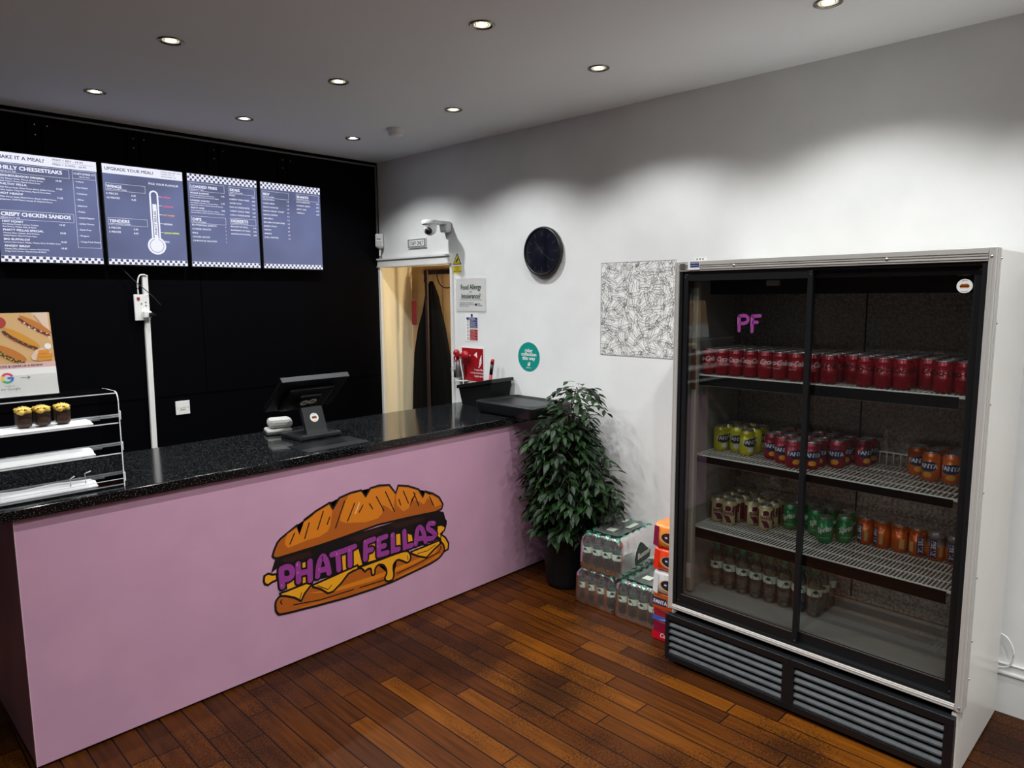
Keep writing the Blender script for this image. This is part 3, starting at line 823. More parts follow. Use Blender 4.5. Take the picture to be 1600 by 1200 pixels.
# board 3
t, F, W, H = board('menu_screen', 1.836, 2.290, 'lit menu screen listing LOADED FRIES and SIDES between chequered bands')
m = MB()
checks(m, F, W, 0, 2, 31); checks(m, F, W, H-3*W/31, 3, 31)
heading(m, F, .012, H-.104, .232, H-.055, 'LOADED FRIES', 'SERVED IN 9" TRAY', .0235, .168)
def dish3(y, ys, nm, a, b_, pr, wn, wa):
    m.text(nm, .012, H-y, .0140, F, M_SW, bold=.02, fit=wn)
    m.text(a, .012, H-ys[0], .0095, F, M_SW, bold=.012, fit=wa*.85); m.text(b_, .012, H-ys[1], .0095, F, M_SW, bold=.012, fit=wa)
    m.text(pr, .230, H-y-.006, .0130, F, M_SW, bold=.02, align='RIGHT')
dish3(.122, (.134, .146), 'VEGGIE SUPREME', 'House Slaw, Crispy Onion, Sliced Peppers,', 'Pickles, Onions, Ranch & Cheese Sauce', '5.95', .118, .180)
dish3(.168, (.181, .194), 'LOADED CHICK//', 'Shredded Chicken, House Slaw,', 'Jalapenos, Onions, Mixed Sauce & Cheese', '6.45', .120, .205)
dish3(.214, (.228, .241), 'PHATT COW', 'Shredded Philly Steak, Slaw,', 'Spring Onions, Chilli, Mustard & Cheese Sauce', '8.45', .085, .212)
heading(m, F, .012, H-.305, .232, H-.260, 'DIPS', 'SMALL 2OZ DIPPERS', .0235, .055)
items(m, F, .012, H-.320, .0245, ['BUTTERMILK RANCH', 'CHEESE SAUCE', 'BBQ', 'HOUSE SAUCE', 'CHIPOTLE SAUCE//'], .0135, .165, ['1', '1', '1', '1', '1'], .229)
heading(m, F, .262, H-.100, .438, H-.055, 'SIDES', 'CRISPY SIDES & BITES', .0235, .068)
items(m, F, .262, H-.114, .0252, ['FRIES', 'CHEESY CHILI FRIES', 'TATER TOTS', 'MAC N CHEESE BITES', 'CHEESY GARLIC FRIES', 'CHILLI CHEESE BITES'], .0132, .135, ['2.95', '4.95', '3.95', '4.95', '4.95', '4.95'], .438)
heading(m, F, .262, H-.297, .438, H-.256, 'DESSERTS', 'HOMEMADE SWEET ROLLS', .0235, .115)
items(m, F, .262, H-.315, .0235, ['BISCOFF NY ROLL', 'RASPBERRY NY ROLL', 'CHOCOLATE NY ROLL'], .0132, .135, ['4.95', '4.95', '4.95'], .438)
m.obj('menu_lettering', t)

# board 4
t, F, W, H = board('menu_screen', 2.318, 2.768, 'lit menu screen listing BEV and SHAKES, nearest the doorway')
m = MB()
checks(m, F, W, 0, 2, 31); checks(m, F, W, H-3*W/31, 3, 31)
heading(m, F, .012, H-.104, .205, H-.058, 'BEV', 'ICE COLD DRINKS', .0235, .045)
items(m, F, .012, H-.119, .0253, ['COCA COLA', 'COKE ZERO', 'FANTA ORANGE', 'FANTA FRUIT TWIST', 'FANTA LEMON', 'IRN BRU', 'IRN BRU SUGAR FREE', 'BARRS COLA', 'VIMTO', 'SPRITE', 'STILL WATER'], .0135, .155, ['1.5']*11, .203)
heading(m, F, .262, H-.100, .438, H-.055, 'SHAKES', 'HAND MADE SHAKES', .0235, .090)
items(m, F, .262, H-.115, .0250, ['LOTUS BISCOFF', 'COOKIES CREAM', 'EMPTY ONE', 'VANILLA'], .0135, .135, ['4.95']*4, .438)
m.obj('menu_lettering', t)
# ================================================================ things on the white wall
def wf(y, z, off=.001): return face(XW-off, y, z, -90)
def flat_thing(name, mb, label, cat, group=None):
    return tag(mb.obj(name), label, cat, group)

# clock
t = thing('wall_clock', 'round glossy black wall clock above the counter end', 'clock', (XW, 2.92, 1.970))
T = Matrix.Rotation(radians(-90), 4, 'Y')
m = MB(); m.lathe([(.128, 0), (.150, .004), (.153, .020), (.149, .034), (.140, .038), (.136, .034)], M_BLK, 56, T, cap=False); m.obj('case', t)
m = MB(); m.lathe([(.001, .030), (.137, .030)], mat('clock_face', (.002, .002, .003), .06, spec=.4), 56, T, cap=False); m.obj('dial', t)
m = MB()
Fc = face(-.0305, 0, 0, -90)
M_TICK = mat('clock_tick', (.05, .05, .055), .3)
for k in range(12):
    a = pi/2-k*pi/6
    m = MB(); m.stroke([(.095*cos(a), .095*sin(a)), (.122*cos(a), .122*sin(a))], .0022, Fc, M_TICK, 0, False); m.obj('hour_mark', t)
m = MB(); m.stroke([(0, 0), (-.055, .062)], .003, Fc, M_TICK, .001); m.obj('hand', t)
m = MB(); m.stroke([(0, 0), (.075, -.055)], .0022, Fc, M_TICK, .0015); m.disc((0, 0), .006, Fc, M_TICK, .002); m.obj('hand', t)

# teal sticker
m = MB(); F = wf(3.060, 1.310)
m.disc((0, 0), .094, F, M_TEAL, .0005, 56)
for s_, v in (('rider', .030), ('collection', .006), ('this way', -.020)): m.text(s_, 0, v, .034, F, M_PAPER, .001, .02, align='CENTER')
m.poly([(-.012, -.055), (-.004, -.060), (.012, -.056), (.014, -.034), (.006, -.033), (.004, -.046), (.000, -.046), (.001, -.036), (-.006, -.036), (-.006, -.050)], F, M_PAPER, .001, 0)
m.text('deliveroo', 0, -.074, .012, F, M_PAPER, .001, .01, align='CENTER')
flat_thing('round_sticker', m, 'round teal wall sticker reading rider collection this way', 'sticker')

# line-drawing wall print
m = MB(); PW, PH = .495, .530
F = wf(2.487, 1.355)
m.rect(0, 0, PW, PH, F, M_PAPER, .0006, 0)
M_LINE = mat('print_line', (.20, .20, .20), .7)
def clipstroke(pts, w):
    q = []
    for p in pts:
        if 0.002 < p[0] < PW-.002 and .002 < p[1] < PH-.002: q.append(p)
        else:
            if len(q) > 1: m.stroke(q, w, F, M_LINE, .001, False)
            q = []
    if len(q) > 1: m.stroke(q, w, F, M_LINE, .001, False)
r2 = random.Random(3)
pts_ = []
tries = 0
while len(pts_) < 170 and tries < 9000:
    tries += 1
    p = (r2.uniform(-.01, PW+.01), r2.uniform(-.01, PH+.01))
    if all((p[0]-q[0])**2+(p[1]-q[1])**2 > .0345**2 for q in pts_): pts_.append(p)
for (cx_, cy_) in pts_:
    a = r2.uniform(0, pi); L = r2.uniform(.036, .046); B = r2.uniform(.014, .019)
    def R_(x, y): return (cx_+x*cos(a)-y*sin(a), cy_+x*sin(a)+y*cos(a))
    top = [R_(L*cos(th), B*sin(th)*(1+.06*cos(9*th))) for th in [i*2*pi/30 for i in range(31)]]
    clipstroke(top, .0018)
    clipstroke([R_(-L*.95+i*L*1.9/14, .004*sin(i*1.9)-.002) for i in range(15)], .0014)
    clipstroke([R_(-L*.9+i*L*1.8/14, -.006+.002*sin(i*2.7)) for i in range(15)], .0014)
    for k in range(7):
        x = -L*.75+k*L*.25
        clipstroke([R_(x, .004), R_(x+.005, B*.8*sqrt(max(0, 1-(x/L)**2)))], .0014)
    for k in range(9):
        x = -L*.8+k*L*.2
        clipstroke([R_(x, -.003), R_(x+.003, -.007), R_(x+.006, -.003)], .0008)
clipstroke([(.003, .003), (.003, PH-.003)], .0012); clipstroke([(.003, PH-.003), (PW-.003, PH-.003)], .0012); clipstroke([(.003, .004), (PW-.003, .004)], .0012)
m.frame(0, 0, PW, PH, .0014, F, M_LINE, .0011)
flat_thing('wall_print', m, 'square white print covered in grey line-drawn sandwiches beside the fridge', 'wall print')

# staff only sign
m = MB(); F = wf(4.281, 2.060)
m.box((0, -.012, 0), (.214, 0, .067), M_CAMW, F, bev=.002)
m.rect(.004, .004, .210, .063, F, mat('brushed_grey', (.20, .20, .20), .4, metal=.3), .0125, 0)
m.rect(.018, .012, .196, .055, F, M_PAPER, .013, 0)
m.text('STAFF ONLY', .107, .019, .040, F, M_INK, .0135, .02, align='CENTER', sx=.72)
flat_thing('door_sign', m, 'small grey and white sign reading STAFF ONLY above the doorway', 'sign')

# dome camera on bracket
t = thing('security_camera', 'white ball security camera on an arm above the doorway', 'camera', (XW, 3.83, 2.218))
m = MB(); m.box((-.052, -.040, -.072), (0, .040, .004), M_CAMW, bev=.012); m.obj('wall_mount', t)
m = MB()
m.box((-.165, -.040, -.020), (-.03, .040, .004), M_CAMW, bev=.01)
m.lathe([(.056, -.024), (.058, -.004), (.052, .003)], M_CAMW, 28, Matrix.Translation((-.165, 0, 0))); m.obj('arm', t)
m = MB(); m.sphere((-.165, 0, -.055), .046, M_CAMW, 24, 14); m.lathe([(.047, -.045), (.049, -.022)], M_CAMW, 28, Matrix.Translation((-.165, 0, 0)), cap=False); m.obj('ball_housing', t)
m = MB(); m.sphere((-.190, -.018, -.070), .026, M_BLK, 18, 10); m.obj('lens', t, )

# motion sensor in the corner
t = thing('motion_sensor', 'small white motion sensor in the corner beside the black wall', 'sensor', (XW-.035, YB-.055, 2.072), radians(-45))
m = MB(); m.box((-.030, -.022, .012), (.030, .022, .115), M_CAMW, bev=.009); m.lathe([(.010, 0), (.024, .008), (.030, .022)], M_CAMW, 20); m.obj('casing', t)
m = MB(); m.box((-.022, -.026, .020), (.022, -.02, .062), mat('sensor_window', (.5, .5, .5), .3), bev=.003); m.box((-.016, -.0235, .072), (.016, -.021, .076), M_BLK); m.obj('window', t)
m = MB(); m.box((-.007, .000, -.055), (.007, .014, .005), M_CAMW, bev=.003); m.obj('bracket', t)

# yellow hazard sticker
m = MB(); F = wf(3.788, 1.858)
m.rect(0, 0, .100, .150, F, M_PAPER, .0006)
m.rect(.008, .004, .092, .055, F, M_YELLOW, .001, 0)
for s_, v in (('CCTV', .038), ('IN', .024), ('OPERATION', .010)): m.text(s_, .05, v, .016, F, M_RED, .0013, .012, align='CENTER')
m.poly([(.006, .064), (.094, .064), (.05, .144)], F, M_INK, .001, 0); m.poly([(.015, .069), (.085, .069), (.05, .131)], F, M_YELLOW, .0013, 0)
m.poly([(.034, .085), (.042, .079), (.064, .098), (.060, .108), (.050, .102)], F, M_INK, .0016, 0); m.stroke([(.036, .079), (.064, .076)], .003, F, M_RED, .0016, False)
flat_thing('warning_sticker', m, 'white sticker with yellow warning triangle beside the doorway head', 'sticker')

# allergy notice
M_SLEEVE = glassy('clear_sleeve', (.99, .99, .99), base=.0, edge=.45)
t = thing('allergy_notice', 'Food Allergy or Intolerance notice in a clear sleeve taped on the white wall', 'notice', (XW, 3.748, 1.597))
F = face(-.0015, 0, 0, -90)
m = MB()
N = 14
vs = [(u*.292/N, -.001-.0012*abs(sin(u*.9+v*.4))-.0006*sin(v*1.1), v*.229/N) for v in range(N+1) for u in range(N+1)]
fs = [(v*(N+1)+u, v*(N+1)+u+1, (v+1)*(N+1)+u+1, (v+1)*(N+1)+u) for v in range(N) for u in range(N)]
m.add([(x, 0, z) for x, y, z in vs], fs, M_PAPER, False, F); m.obj('sheet', t)
w = MB(); w.add([(x*1.05-.008, y-.003, z*1.04-.004) for x, y, z in vs], fs, M_SLEEVE, True, F); w.obj('plastic_sleeve', t)
m = MB()
m.text('Food Allergy', .146, .150, .050, F, M_GREENINK, .0015, .012, align='CENTER', sx=.80)
m.text('or', .146, .126, .028, F, M_GREYINK, .0015, align='CENTER')
m.text('Intolerance?', .146, .088, .050, F, M_GREENINK, .0015, .012, align='CENTER', sx=.80)
m.rect(.03, .078, .262, .0795, F, M_GREYINK, .0015, 0)
for i, s_ in enumerate(('Please speak to our staff about the', 'ingredients in your meal, when making', 'your order. Thank you.')): m.text(s_, .03, .056-i*.012, .0105, F, M_INK, .0015, .004)
m.disc((.198, .046), .009, F, M_INK, .0015); m.text('Food', .212, .048, .013, F, M_INK, .0015, .01); m.text('Standards', .212, .036, .013, F, M_INK, .0015, .004)
m.obj('lettering', t)

# fire action notice
m = MB(); F = wf(3.660, 1.388)
m.rect(0, 0, .130, .196, F, M_PAPER, .0006)
m.disc((.065, .180), .011, F, M_NAVY, .001, 20, .012)
m.rect(.010, .150, .122, .166, F, M_NAVY, .001, 0); m.text('Fire Action', .066, .1535, .014, F, M_PAPER, .0013, .012, align='CENTER')
for i in range(4):
    m.rect(.042, .092+i*.0145, .122, .105+i*.0145, F, M_NAVY, .001, 0); m.text(('Leave the building', 'Close all doors', 'Operate alarm', 'Any person')[i], .046, .096+i*.0145, .009, F, M_PAPER, .0013, .004)
for i in range(4):
    m.rect(.042, .008+i*.0195, .122, .026+i*.0195, F, M_RED, .001, 0); m.text(('Do not use lifts', 'Do not stop', 'Do not return', 'On discovery')[i], .046, .014+i*.0195, .009, F, M_PAPER, .0013, .004)
for i in range(6): m.disc((.024, .02+i*.024), .009, F, M_INK, .001, 14); m.disc((.024, .02+i*.024), .0055, F, M_PAPER, .0013, 12)
flat_thing('fire_action_notice', m, 'small blue and red fire action notice below the allergy notice', 'notice')

# red fire sign
m = MB(); F = wf(3.706, 1.105)
m.box((0, -.003, 0), (.230, 0, .243), M_PAPER, F)
m.rect(.006, .006, .224, .236, F, M_RED, .004, 0)
m.poly([(.010, .195), (.028, .213), (.060, .190), (.095, .190), (.095, .180), (.020, .180)], F, M_PAPER, .0045, 0)
m.poly([(.13, .19), (.160, .212), (.165, .17), (.150, .18)], F, M_PAPER, .0045, 0)
for i in range(4): m.stroke([(.178+i*.004, .105+i*.016), (.192+i*.002, .118+i*.018), (.206, .142+i*.015)], .006, F, M_PAPER, .0045)
for i, s_ in enumerate(('In case of fire', 'or heat or burns by', 'ring the alarm')): m.text(s_, .222, .082-i*.022, .020, F, M_PAPER, .0045, .006, align='RIGHT', sx=.8)
flat_thing('fire_sign', m, 'square red fire sign with white hand, above the counter end', 'sign')
m = MB(); F = wf(3.685, 1.000)
m.rect(0, 0, .085, .042, F, M_RED, .001); m.disc((.022, .021), .010, F, M_PAPER, .0015, 16)
flat_thing('red_sticker', m, 'small red sticker low on the white wall just above the worktop', 'sticker')

# red topped metal fitting hanging before the sign
t = thing('hanging_valve', 'red-handled metal valve fitting hanging on white wire before the red sign', 'valve', (XW-.03, 3.712, 1.10))
m = MB()
m.lathe([(.018, .030), (.020, .070), (.020, .120), (.014, .135), (.011, .150)], M_STEEL, 18); m.lathe([(.012, .0), (.014, .005), (.014, .05), (.010, .055)], M_BLK, 16, Matrix.Translation((-.006, .022, .03)))
m.lathe([(.015, 0), (.019, .005), (.017, .09)], M_STEEL, 16, Matrix.Translation((0, -.040, .035))); m.obj('body', t)
m = MB(); m.sphere((0, .018, .205), .023, M_RED, 18, 10); m.tube([(0, .018, .188), (0, .008, .150)], .009, M_RED); 
m.tube([(.0+0, .018+.024*cos(a), .163+.020*sin(a)) for a in [i*2*pi/16 for i in range(16)]], .006, M_RED, closed=True); m.obj('red_handle', t)
m = MB(); m.sphere((-.012, -.085, .190), .038, M_RED, 20, 12, sc=(.6, 1, .9)); m.box((-.018, -.06, .180), (.002, .01, .200), M_RED); m.obj('red_knob', t)
m = MB(); m.tube(curve2([(-.01, -.03, .165), (-.018, -.05, .11), (-.02, -.070, .04), (-.02, -.073, -.04), (-.02, -.075, -.116)]), .0035, M_WHITE); m.tube(curve2([(0, .03, .12), (.005, .07, .10), (.015, .10, .075)]), .002, M_WHITE); m.obj('wire', t)
m = MB(); m.box((-.022, -.075, .008), (.028, .015, .013), M_WHITE); m.obj('bracket', t)

# ================================================================ things on the black wall
t = thing('cable_conduit', 'tall white cable trunking running up the black wall behind the counter', 'trunking', (1.545, YB-.0065, .62))
m = MB(); m.box((-.016, -.022, 0), (.016, 0, 1.225), M_WHITE, Matrix.Rotation(radians(.7), 4, 'Y'), bev=.003); m.obj('trunk', t)
t = thing('wall_socket', 'white double plug socket halfway up the cable trunking', 'socket', (1.527, YB-.028, 1.647))
m = MB(); m.box((-.043, -.012, -.079), (.043, .0, .079), M_WHITE, bev=.003); m.obj('face_plate', t)
m = MB(); m.box((-.026, -.016, .045), (-.012, -.0115, .062), M_RED); m.obj('switch', t)
m = MB()
for x, z in ((-.003, .022), (.022, .031), (.022, .011)): m.box((x-.003, -.0135, z-.0035), (x+.003, -.0115, z+.0035), M_INK)
m.obj('pin_holes', t)
t = thing('power_plug', 'white plug with black lead in the double wall socket', 'plug', (1.548, YB-.041, 1.605))
m = MB(); m.box((-.024, -.032, -.022), (.022, 0, .020), M_WHITE, bev=.006); m.obj('plug_body', t)
m = MB(); m.box((.002, -.052, -.016), (.030, -.030, .010), M_BLKM, bev=.006); m.tube([(.03, -.045, -.003), (.042, -.045, -.006)], .004, M_BLKM); m.obj('lead', t)
m = MB(); m.tube(curve2([(1.512, YB-.034, 1.727), (1.512, YB-.034, 1.79), (1.525, YB-.034, 1.838), (1.552, YB-.032, 1.845), (1.568, YB-.03, 1.838)]), .0045, M_WHITE)
flat_thing('power_cable', m, 'short white cable looping from the socket to the trunking top', 'cable')
m = MB(); m.tube(curve2([(1.42, YB-.03, 1.895), (1.50, YB-.045, 1.800), (1.575, YB-.045, 1.73), (1.64, YB-.03, 1.66)]), .0025, mat('black_lead', (.02, .02, .02), .5))
flat_thing('screen_cable', m, 'thin black cable hanging across the white trunking top', 'cable')
t = thing('switch_plate', 'square white blank plate low on the black wall', 'wall plate', (1.737, YB-.0065, 1.0))
m = MB(); m.box((-.044, -.009, -.044), (.044, 0, .044), M_WHITE, bev=.002); m.obj('face_plate', t)
m = MB(); m.box((-.017, -.0115, -.012), (.017, -.0085, .008), mat('pale_insert', (.6, .6, .56), .4)); m.obj('insert', t)
for x in (-.033, .033):
    m = MB(); m.disc((x, 0), .003, Matrix.Translation((0, -.0093, 0)), M_STEEL, 0, 10); m.obj('screw', t)

# ================================================================ coats in the doorway
xc = XW+.300
t = thing('coat', 'long black coat hanging in the lit doorway', 'coat', (xc, 4.33, .5))
m = MB(); n_a = 40
rows = []
prof = [(1.32, .014, .014, 0), (1.28, .035, .025, 0), (1.20, .07, .04, 0), (1.08, .10, .05, 0), (.95, .15, .055, .005), (.75, .20, .06, .005), (.5, .235, .065, -.005), (.25, .265, .07, -.02), (.05, .29, .07, -.03)]
vs = []; fs = []
for z, ry, rx, dy in prof:
    for i in range(n_a):
        a = 2*pi*i/n_a
        k = 1+.07*sin(a*7+z*2)+.05*sin(a*11+1)
        vs.append((-.068+rx*.85*cos(a)*k, dy-.02+ry*sin(a)*k, z))
for j in range(len(prof)-1):
    for i in range(n_a):
        fs.append((j*n_a+i, (j+1)*n_a+i, (j+1)*n_a+(i+1) % n_a, j*n_a+(i+1) % n_a))
fs.append(tuple(range(n_a)))
m.add(vs, fs, M_COAT, True); m.obj('cloth', t)
m = MB(); m.box((-.15, .085, .98), (-.135, .135, 1.17), M_REDCL, bev=.006); m.obj('badge', t, )['label'] = 'red panel on the sleeve'
t = thing('coat_hook', 'thin dark wire coat hooks at the top of the doorway', 'hook', (xc, 4.30, 1.88))
m = MB(); m.tube(curve2([(-.01, .16, .02), (-.04, .13, -.06), (-.06, .09, -.055), (-.06, .06, .0)]), .004, M_BLKM)
m.tube(curve2([(-.06, -.04, .02), (-.07, -.09, -.08), (-.07, -.17, -.115), (-.05, -.25, -.09), (-.02, -.27, .01)]), .004, M_BLKM); m.obj('wire_loop', t)
m = MB(); m.box((-.006, -.28, -.005), (.0, .18, .03), M_BLKM); m.obj('rail', t)
m = MB(); m.box((xc-.155, 4.255, .62), (xc-.14, 4.285, 1.90), mat('dark_red_strap', (.018, .004, .003), .7), bev=.004)
flat_thing('hanging_strap', m, 'dark reddish brown strap hanging in front of the black coat', 'strap')
t = thing('coat', 'second black coat low at the right side of the doorway', 'coat', (xc, 3.86, .5))
m = MB()
vs = []; fs = []
prof = [(.98, .02, .02, 0), (.9, .03, .03, 0), (.7, .05, .05, 0), (.4, .07, .06, 0), (.05, .08, .06, 0)]
for z, ry, rx, dy in prof:
    for i in range(24):
        a = 2*pi*i/24; k = 1+.06*sin(a*5)
        vs.append((-.06+rx*.8*cos(a)*k, dy*.3-.02+ry*.65*sin(a)*k, z))
for j in range(len(prof)-1):
    for i in range(24): fs.append((j*24+i, (j+1)*24+i, (j+1)*24+(i+1) % 24, j*24+(i+1) % 24))
fs.append(tuple(range(24)))
m.add(vs, fs, M_COAT, True); m.obj('cloth', t)

# ================================================================ on the worktop
ZT = .981
# acrylic display case
AX0, AX1, AY0, AY1 = .05, .858, 2.922, 3.165
t = thing('display_case', 'clear acrylic countertop display case with three white-lined shelves', 'display case', (.86, 3.04, ZT))
def A(mb, name, label=None): return sub(mb, name, t, label)
ta = .004
prof = [(AY0, ZT), (AY0, ZT+.335), (AY0+.004, ZT+.350), (AY0+.014, ZT+.362), (AY0+.03, ZT+.368), (AY0+.13, ZT+.368), (AY0+.19, ZT+.365), (AY0+.225, ZT+.350), (AY1, ZT+.325), (AY1, ZT)]
for name, x in (('side_panel', AX1-ta),):
    m = MB()
    n = len(prof)
    vs = [(x, y, z) for y, z in prof] + [(x+ta, y, z) for y, z in prof]
    m.add(vs, [tuple(range(n))[::-1], tuple(range(n, 2*n))], M_ACRYL)
    m.add(vs, [(i, (i+1) % n, (i+1) % n+n, i+n) for i in range(n)], M_ACEDGE)
    A(m, name)
def sheet(m, y0, y1, z0, z1, edge='front'):
    m.box((AX0, y0, z0), (AX1-ta-.0005, y1, z1), M_ACRYL)
lv = [.006, .128, .246]
for k, z in enumerate(lv):
    m = MB(); sheet(m, AY0+.006, AY1-.008, ZT+z, ZT+z+.004)
    m.box((AX0, AY0+.0045, ZT+z), (AX1-ta-.001, AY0+.0058, ZT+z+.004), M_ACEDGE)
    m.box((AX0, AY1-.0078, ZT+z), (AX1-ta-.001, AY1-.0068, ZT+z+.003), M_ACEDGE); A(m, 'shelf')
m = MB(); sheet(m, AY0+.01, AY1-.03, ZT+.361, ZT+.365); m.box((AX0, AY0+.0085, ZT+.3612), (AX1-ta-.001, AY0+.0098, ZT+.3648), M_ACEDGE); A(m, 'top_panel')
m = MB(); m.box((AX0, AY0-.0005, ZT+.001), (AX1-ta-.0005, AY0+.002, ZT+.03), M_ACRYL); m.box((AX0, AY0-.0006, ZT+.030), (AX1-ta-.001, AY0+.002, ZT+.0318), M_ACEDGE); A(m, 'front_lip')
for z in (.02, .14, .26):
    m = MB(); m.box((AX1-.0002, AY0-.002, ZT+z), (AX1+.004, AY0+.012, ZT+z+.035), M_ACEDGE, bev=.002); A(m, 'hinge')
m = MB()
m.tube([(AX1-.17, AY0+.055, ZT+.022), (AX1-.17, AY0+.055, ZT+.05), (AX1-.155, AY0+.055, ZT+.058)], .0025, M_ACEDGE); A(m, 'door_handle'); m = MB()
m.tube([(AX1-.12, AY0+.055, ZT+.022), (AX1-.12, AY0+.055, ZT+.062), (AX1-.10, AY0+.055, ZT+.068)], .0025, M_ACEDGE)
A(m, 'door_handle')
# paper liners: one per shelf
for k, (z, nm) in enumerate(zip(lv, ('bottom', 'middle', 'top'))):
    m = MB(); nx, ny = 30, 8
    x0, x1, y0, y1 = AX0+.02, AX1-.085, AY0+.028, AY1-.085
    vs = []
    for j in range(ny+1):
        for i in range(nx+1):
            h = (.0045+.0035*sin(i*.7+k*2)*sin(j*.9+k))*(1 if 0 < j < ny else .3)
            vs.append((x0+(x1-x0)*i/nx, y0+(y1-y0)*j/ny, ZT+z+.0045+abs(h)+(.010 if k < 2 else .004)*(1 if 1 < j < ny-1 else 0)))
    fs = [(j*(nx+1)+i, j*(nx+1)+i+1, (j+1)*(nx+1)+i+1, (j+1)*(nx+1)+i) for j in range(ny) for i in range(nx)]
    m.add(vs, fs, M_TISSUE, True)
    m.box((x0, y0, ZT+z+.0042), (x1, y1, ZT+z+.0075), M_TISSUE)
    flat_thing('paper_liner', m, f'white folded paper lining the {nm} shelf of the acrylic case', 'paper', 'paper liners in the acrylic case')
# three chocolate loaf slices topped with custard
M_CHOC = add_noise(mat('chocolate', (.03, .012, .006), .45), 60, (.018, .007, .004), (.05, .022, .010), bump=.5)
M_CUST = add_noise(mat('custard_top', (.75, .45, .03), .45), 70, (.70, .42, .04), (.85, .62, .12), bump=.4)
t = None
def eclair():
    t = thing('custard_choux', 'x', 'pastry')
    m = MB(); m.box((-.024, -.028, 0), (.024, .028, .062), M_CHOC, bev=.012); m.obj('chocolate_cake', t)
    m = MB(); n = 12
    vs = [(-.024+.048*i/n, -.030+.06*j/n, .063+.009*sin(pi*i/n)*sin(pi*j/n)+.006*abs(sin(i*1.9)*cos(j*1.4))) for j in range(n+1) for i in range(n+1)]
    m.add(vs, [(j*(n+1)+i, j*(n+1)+i+1, (j+1)*(n+1)+i+1, (j+1)*(n+1)+i) for j in range(n) for i in range(n)], M_CUST, True)
    m.box((-.023, -.028, .050), (.023, .028, .064), M_CUST, bev=.005)
    m.sphere((-.010, -.027, .056), .010, M_CUST, 10, 6); m.sphere((.012, -.027, .060), .008, M_CUST, 10, 6); m.obj('custard_topping', t)
    return t
e0 = eclair(); e0.location = (.565, 3.00, ZT+.2625); e0['label'] = 'leftmost of three dark cakes with yellow topping'; e0['group'] = 'dark cakes in the acrylic case'
copy_thing(e0, (.622, 3.00, ZT+.2625), .06, 'middle of the three dark cakes with yellow topping', 'dark cakes in the acrylic case')
copy_thing(e0, (.685, 2.995, ZT+.2625), -.05, 'rightmost and brightest of three dark cakes with yellow topping', 'dark cakes in the acrylic case')

# review card in an acrylic stand on the case
t = thing('card_stand', 'printed review card with sandwich photo standing on the acrylic case', 'sign', (.42, 3.0, ZT+.3685))
tilt = Matrix.Translation((0, 0, .006)) @ Matrix.Rotation(radians(-8), 4, 'X')
F = tilt
m = MB(); m.box((-.10, -.001, .0), (.262, .001, .300), M_PAPER, tilt); m.obj('card', t)
m = MB(); m.box((-.10, -.005, -.004), (.265, -.002, .075), M_ACRYL, tilt); m.box((-.10, .0015, -.004), (.265, .004, .06), M_ACRYL, tilt); m.box((-.10, -.03, -.006), (.27, .06, -.002), M_ACRYL)
m.obj('acrylic_holder', t)
m = MB()
PH_ = {'bg': mat('photo_paper', (.62, .38, .16), .6), 'pale': mat('photo_pale', (.72, .53, .40), .6), 'bread': mat('photo_bread', (.50, .17, .02), .5), 'yb': mat('photo_yellow_bread', (.60, .27, .02), .5),
       'meat': mat('photo_meat', (.09, .02, .012), .6), 'red': mat('photo_red', (.38, .03, .02), .6), 'grn': mat('photo_green', (.32, .36, .04), .6), 'pinkb': mat('photo_pink_band', (.68, .42, .40), .6), 'tot': mat('photo_tots', (.68, .26, .02), .5)}
X_ = lambda px, py: ((px-590)/8*.00206+.262-.006, .300-(py-45)/8*.00206*1.14)
def pp(pts, c, w): m.poly([X_(*p) for p in pts], F, PH_[c], .001+w*.0002, 0)
m.rect(-.10, .118, .262, .300, F, PH_['bg'], .0011, 0)
pp([(400, 45), (590, 45), (590, 420), (560, 330), (500, 160), (400, 70)], 'pale', 1)
def sub_(cx_, cy_, L, B, ang, bread, fill, w):
    a = -radians(ang)
    def R_(x, y): return (cx_+x*cos(a)+y*sin(a), cy_-x*sin(a)*1.0+y*cos(a))
    m.poly([X_(*R_(L*cos(q)*1.0, B*1.25*(sin(q)*.55)+B*.75)) for q in [i*2*pi/28 for i in range(28)]], F, PH_['meat'], .001+w*.0002, 0)
    for k in range(26):
        x = -L*.85+k*L*1.7/25; m.disc(X_(*R_(x, B*(.95+.4*sin(k*2.3)))), .0030+.0012*sin(k*5), F, PH_[fill[k % len(fill)]], .001+(w+.5)*.0002, 7)
    m.poly([X_(*R_(L*cos(q), B*.75*sin(q))) for q in [i*2*pi/28 for i in range(28)]], F, PH_[bread], .001+(w+1)*.0002, 0)
sub_(430, 195, 215, 48, 32, 'bread', ('red', 'pale', 'meat', 'red', 'pale'), 2)
sub_(250, 350, 235, 55, 31, 'yb', ('meat', 'red', 'meat', 'bread'), 5)
sub_(110, 535, 190, 62, 30, 'bread', ('grn', 'yb', 'grn', 'yb'), 8)
pp([(330, 590), (390, 510), (500, 480), (560, 480), (580, 600), (588, 640), (420, 650), (340, 630)], 'pale', 11)
for k in range(16): m.disc(X_(415+(k % 6)*28+(k//6)*16, 620-(k//6)*42), .0068, F, PH_['tot'], .0036+k*.00008, 12)
m.disc(X_(545, 470), .011, F, M_PAPER, .0046, 20)
m.disc(X_(10, 160), .020, F, PH_['red'], .0030, 16)
m.rect(-.10, .100, .262, .118, F, PH_['pinkb'], .0050, 0)
m.text('SHARE THE LOVE & LEAVE US A REVIEW', .222, .1055, .0105, F, M_INK, .0054, .02, align='RIGHT', sx=1.02)
m.rect(-.10, 0, .262, .100, F, M_PAPER, .0050, 0)
gx, gy, gr = .110, .068, .0155
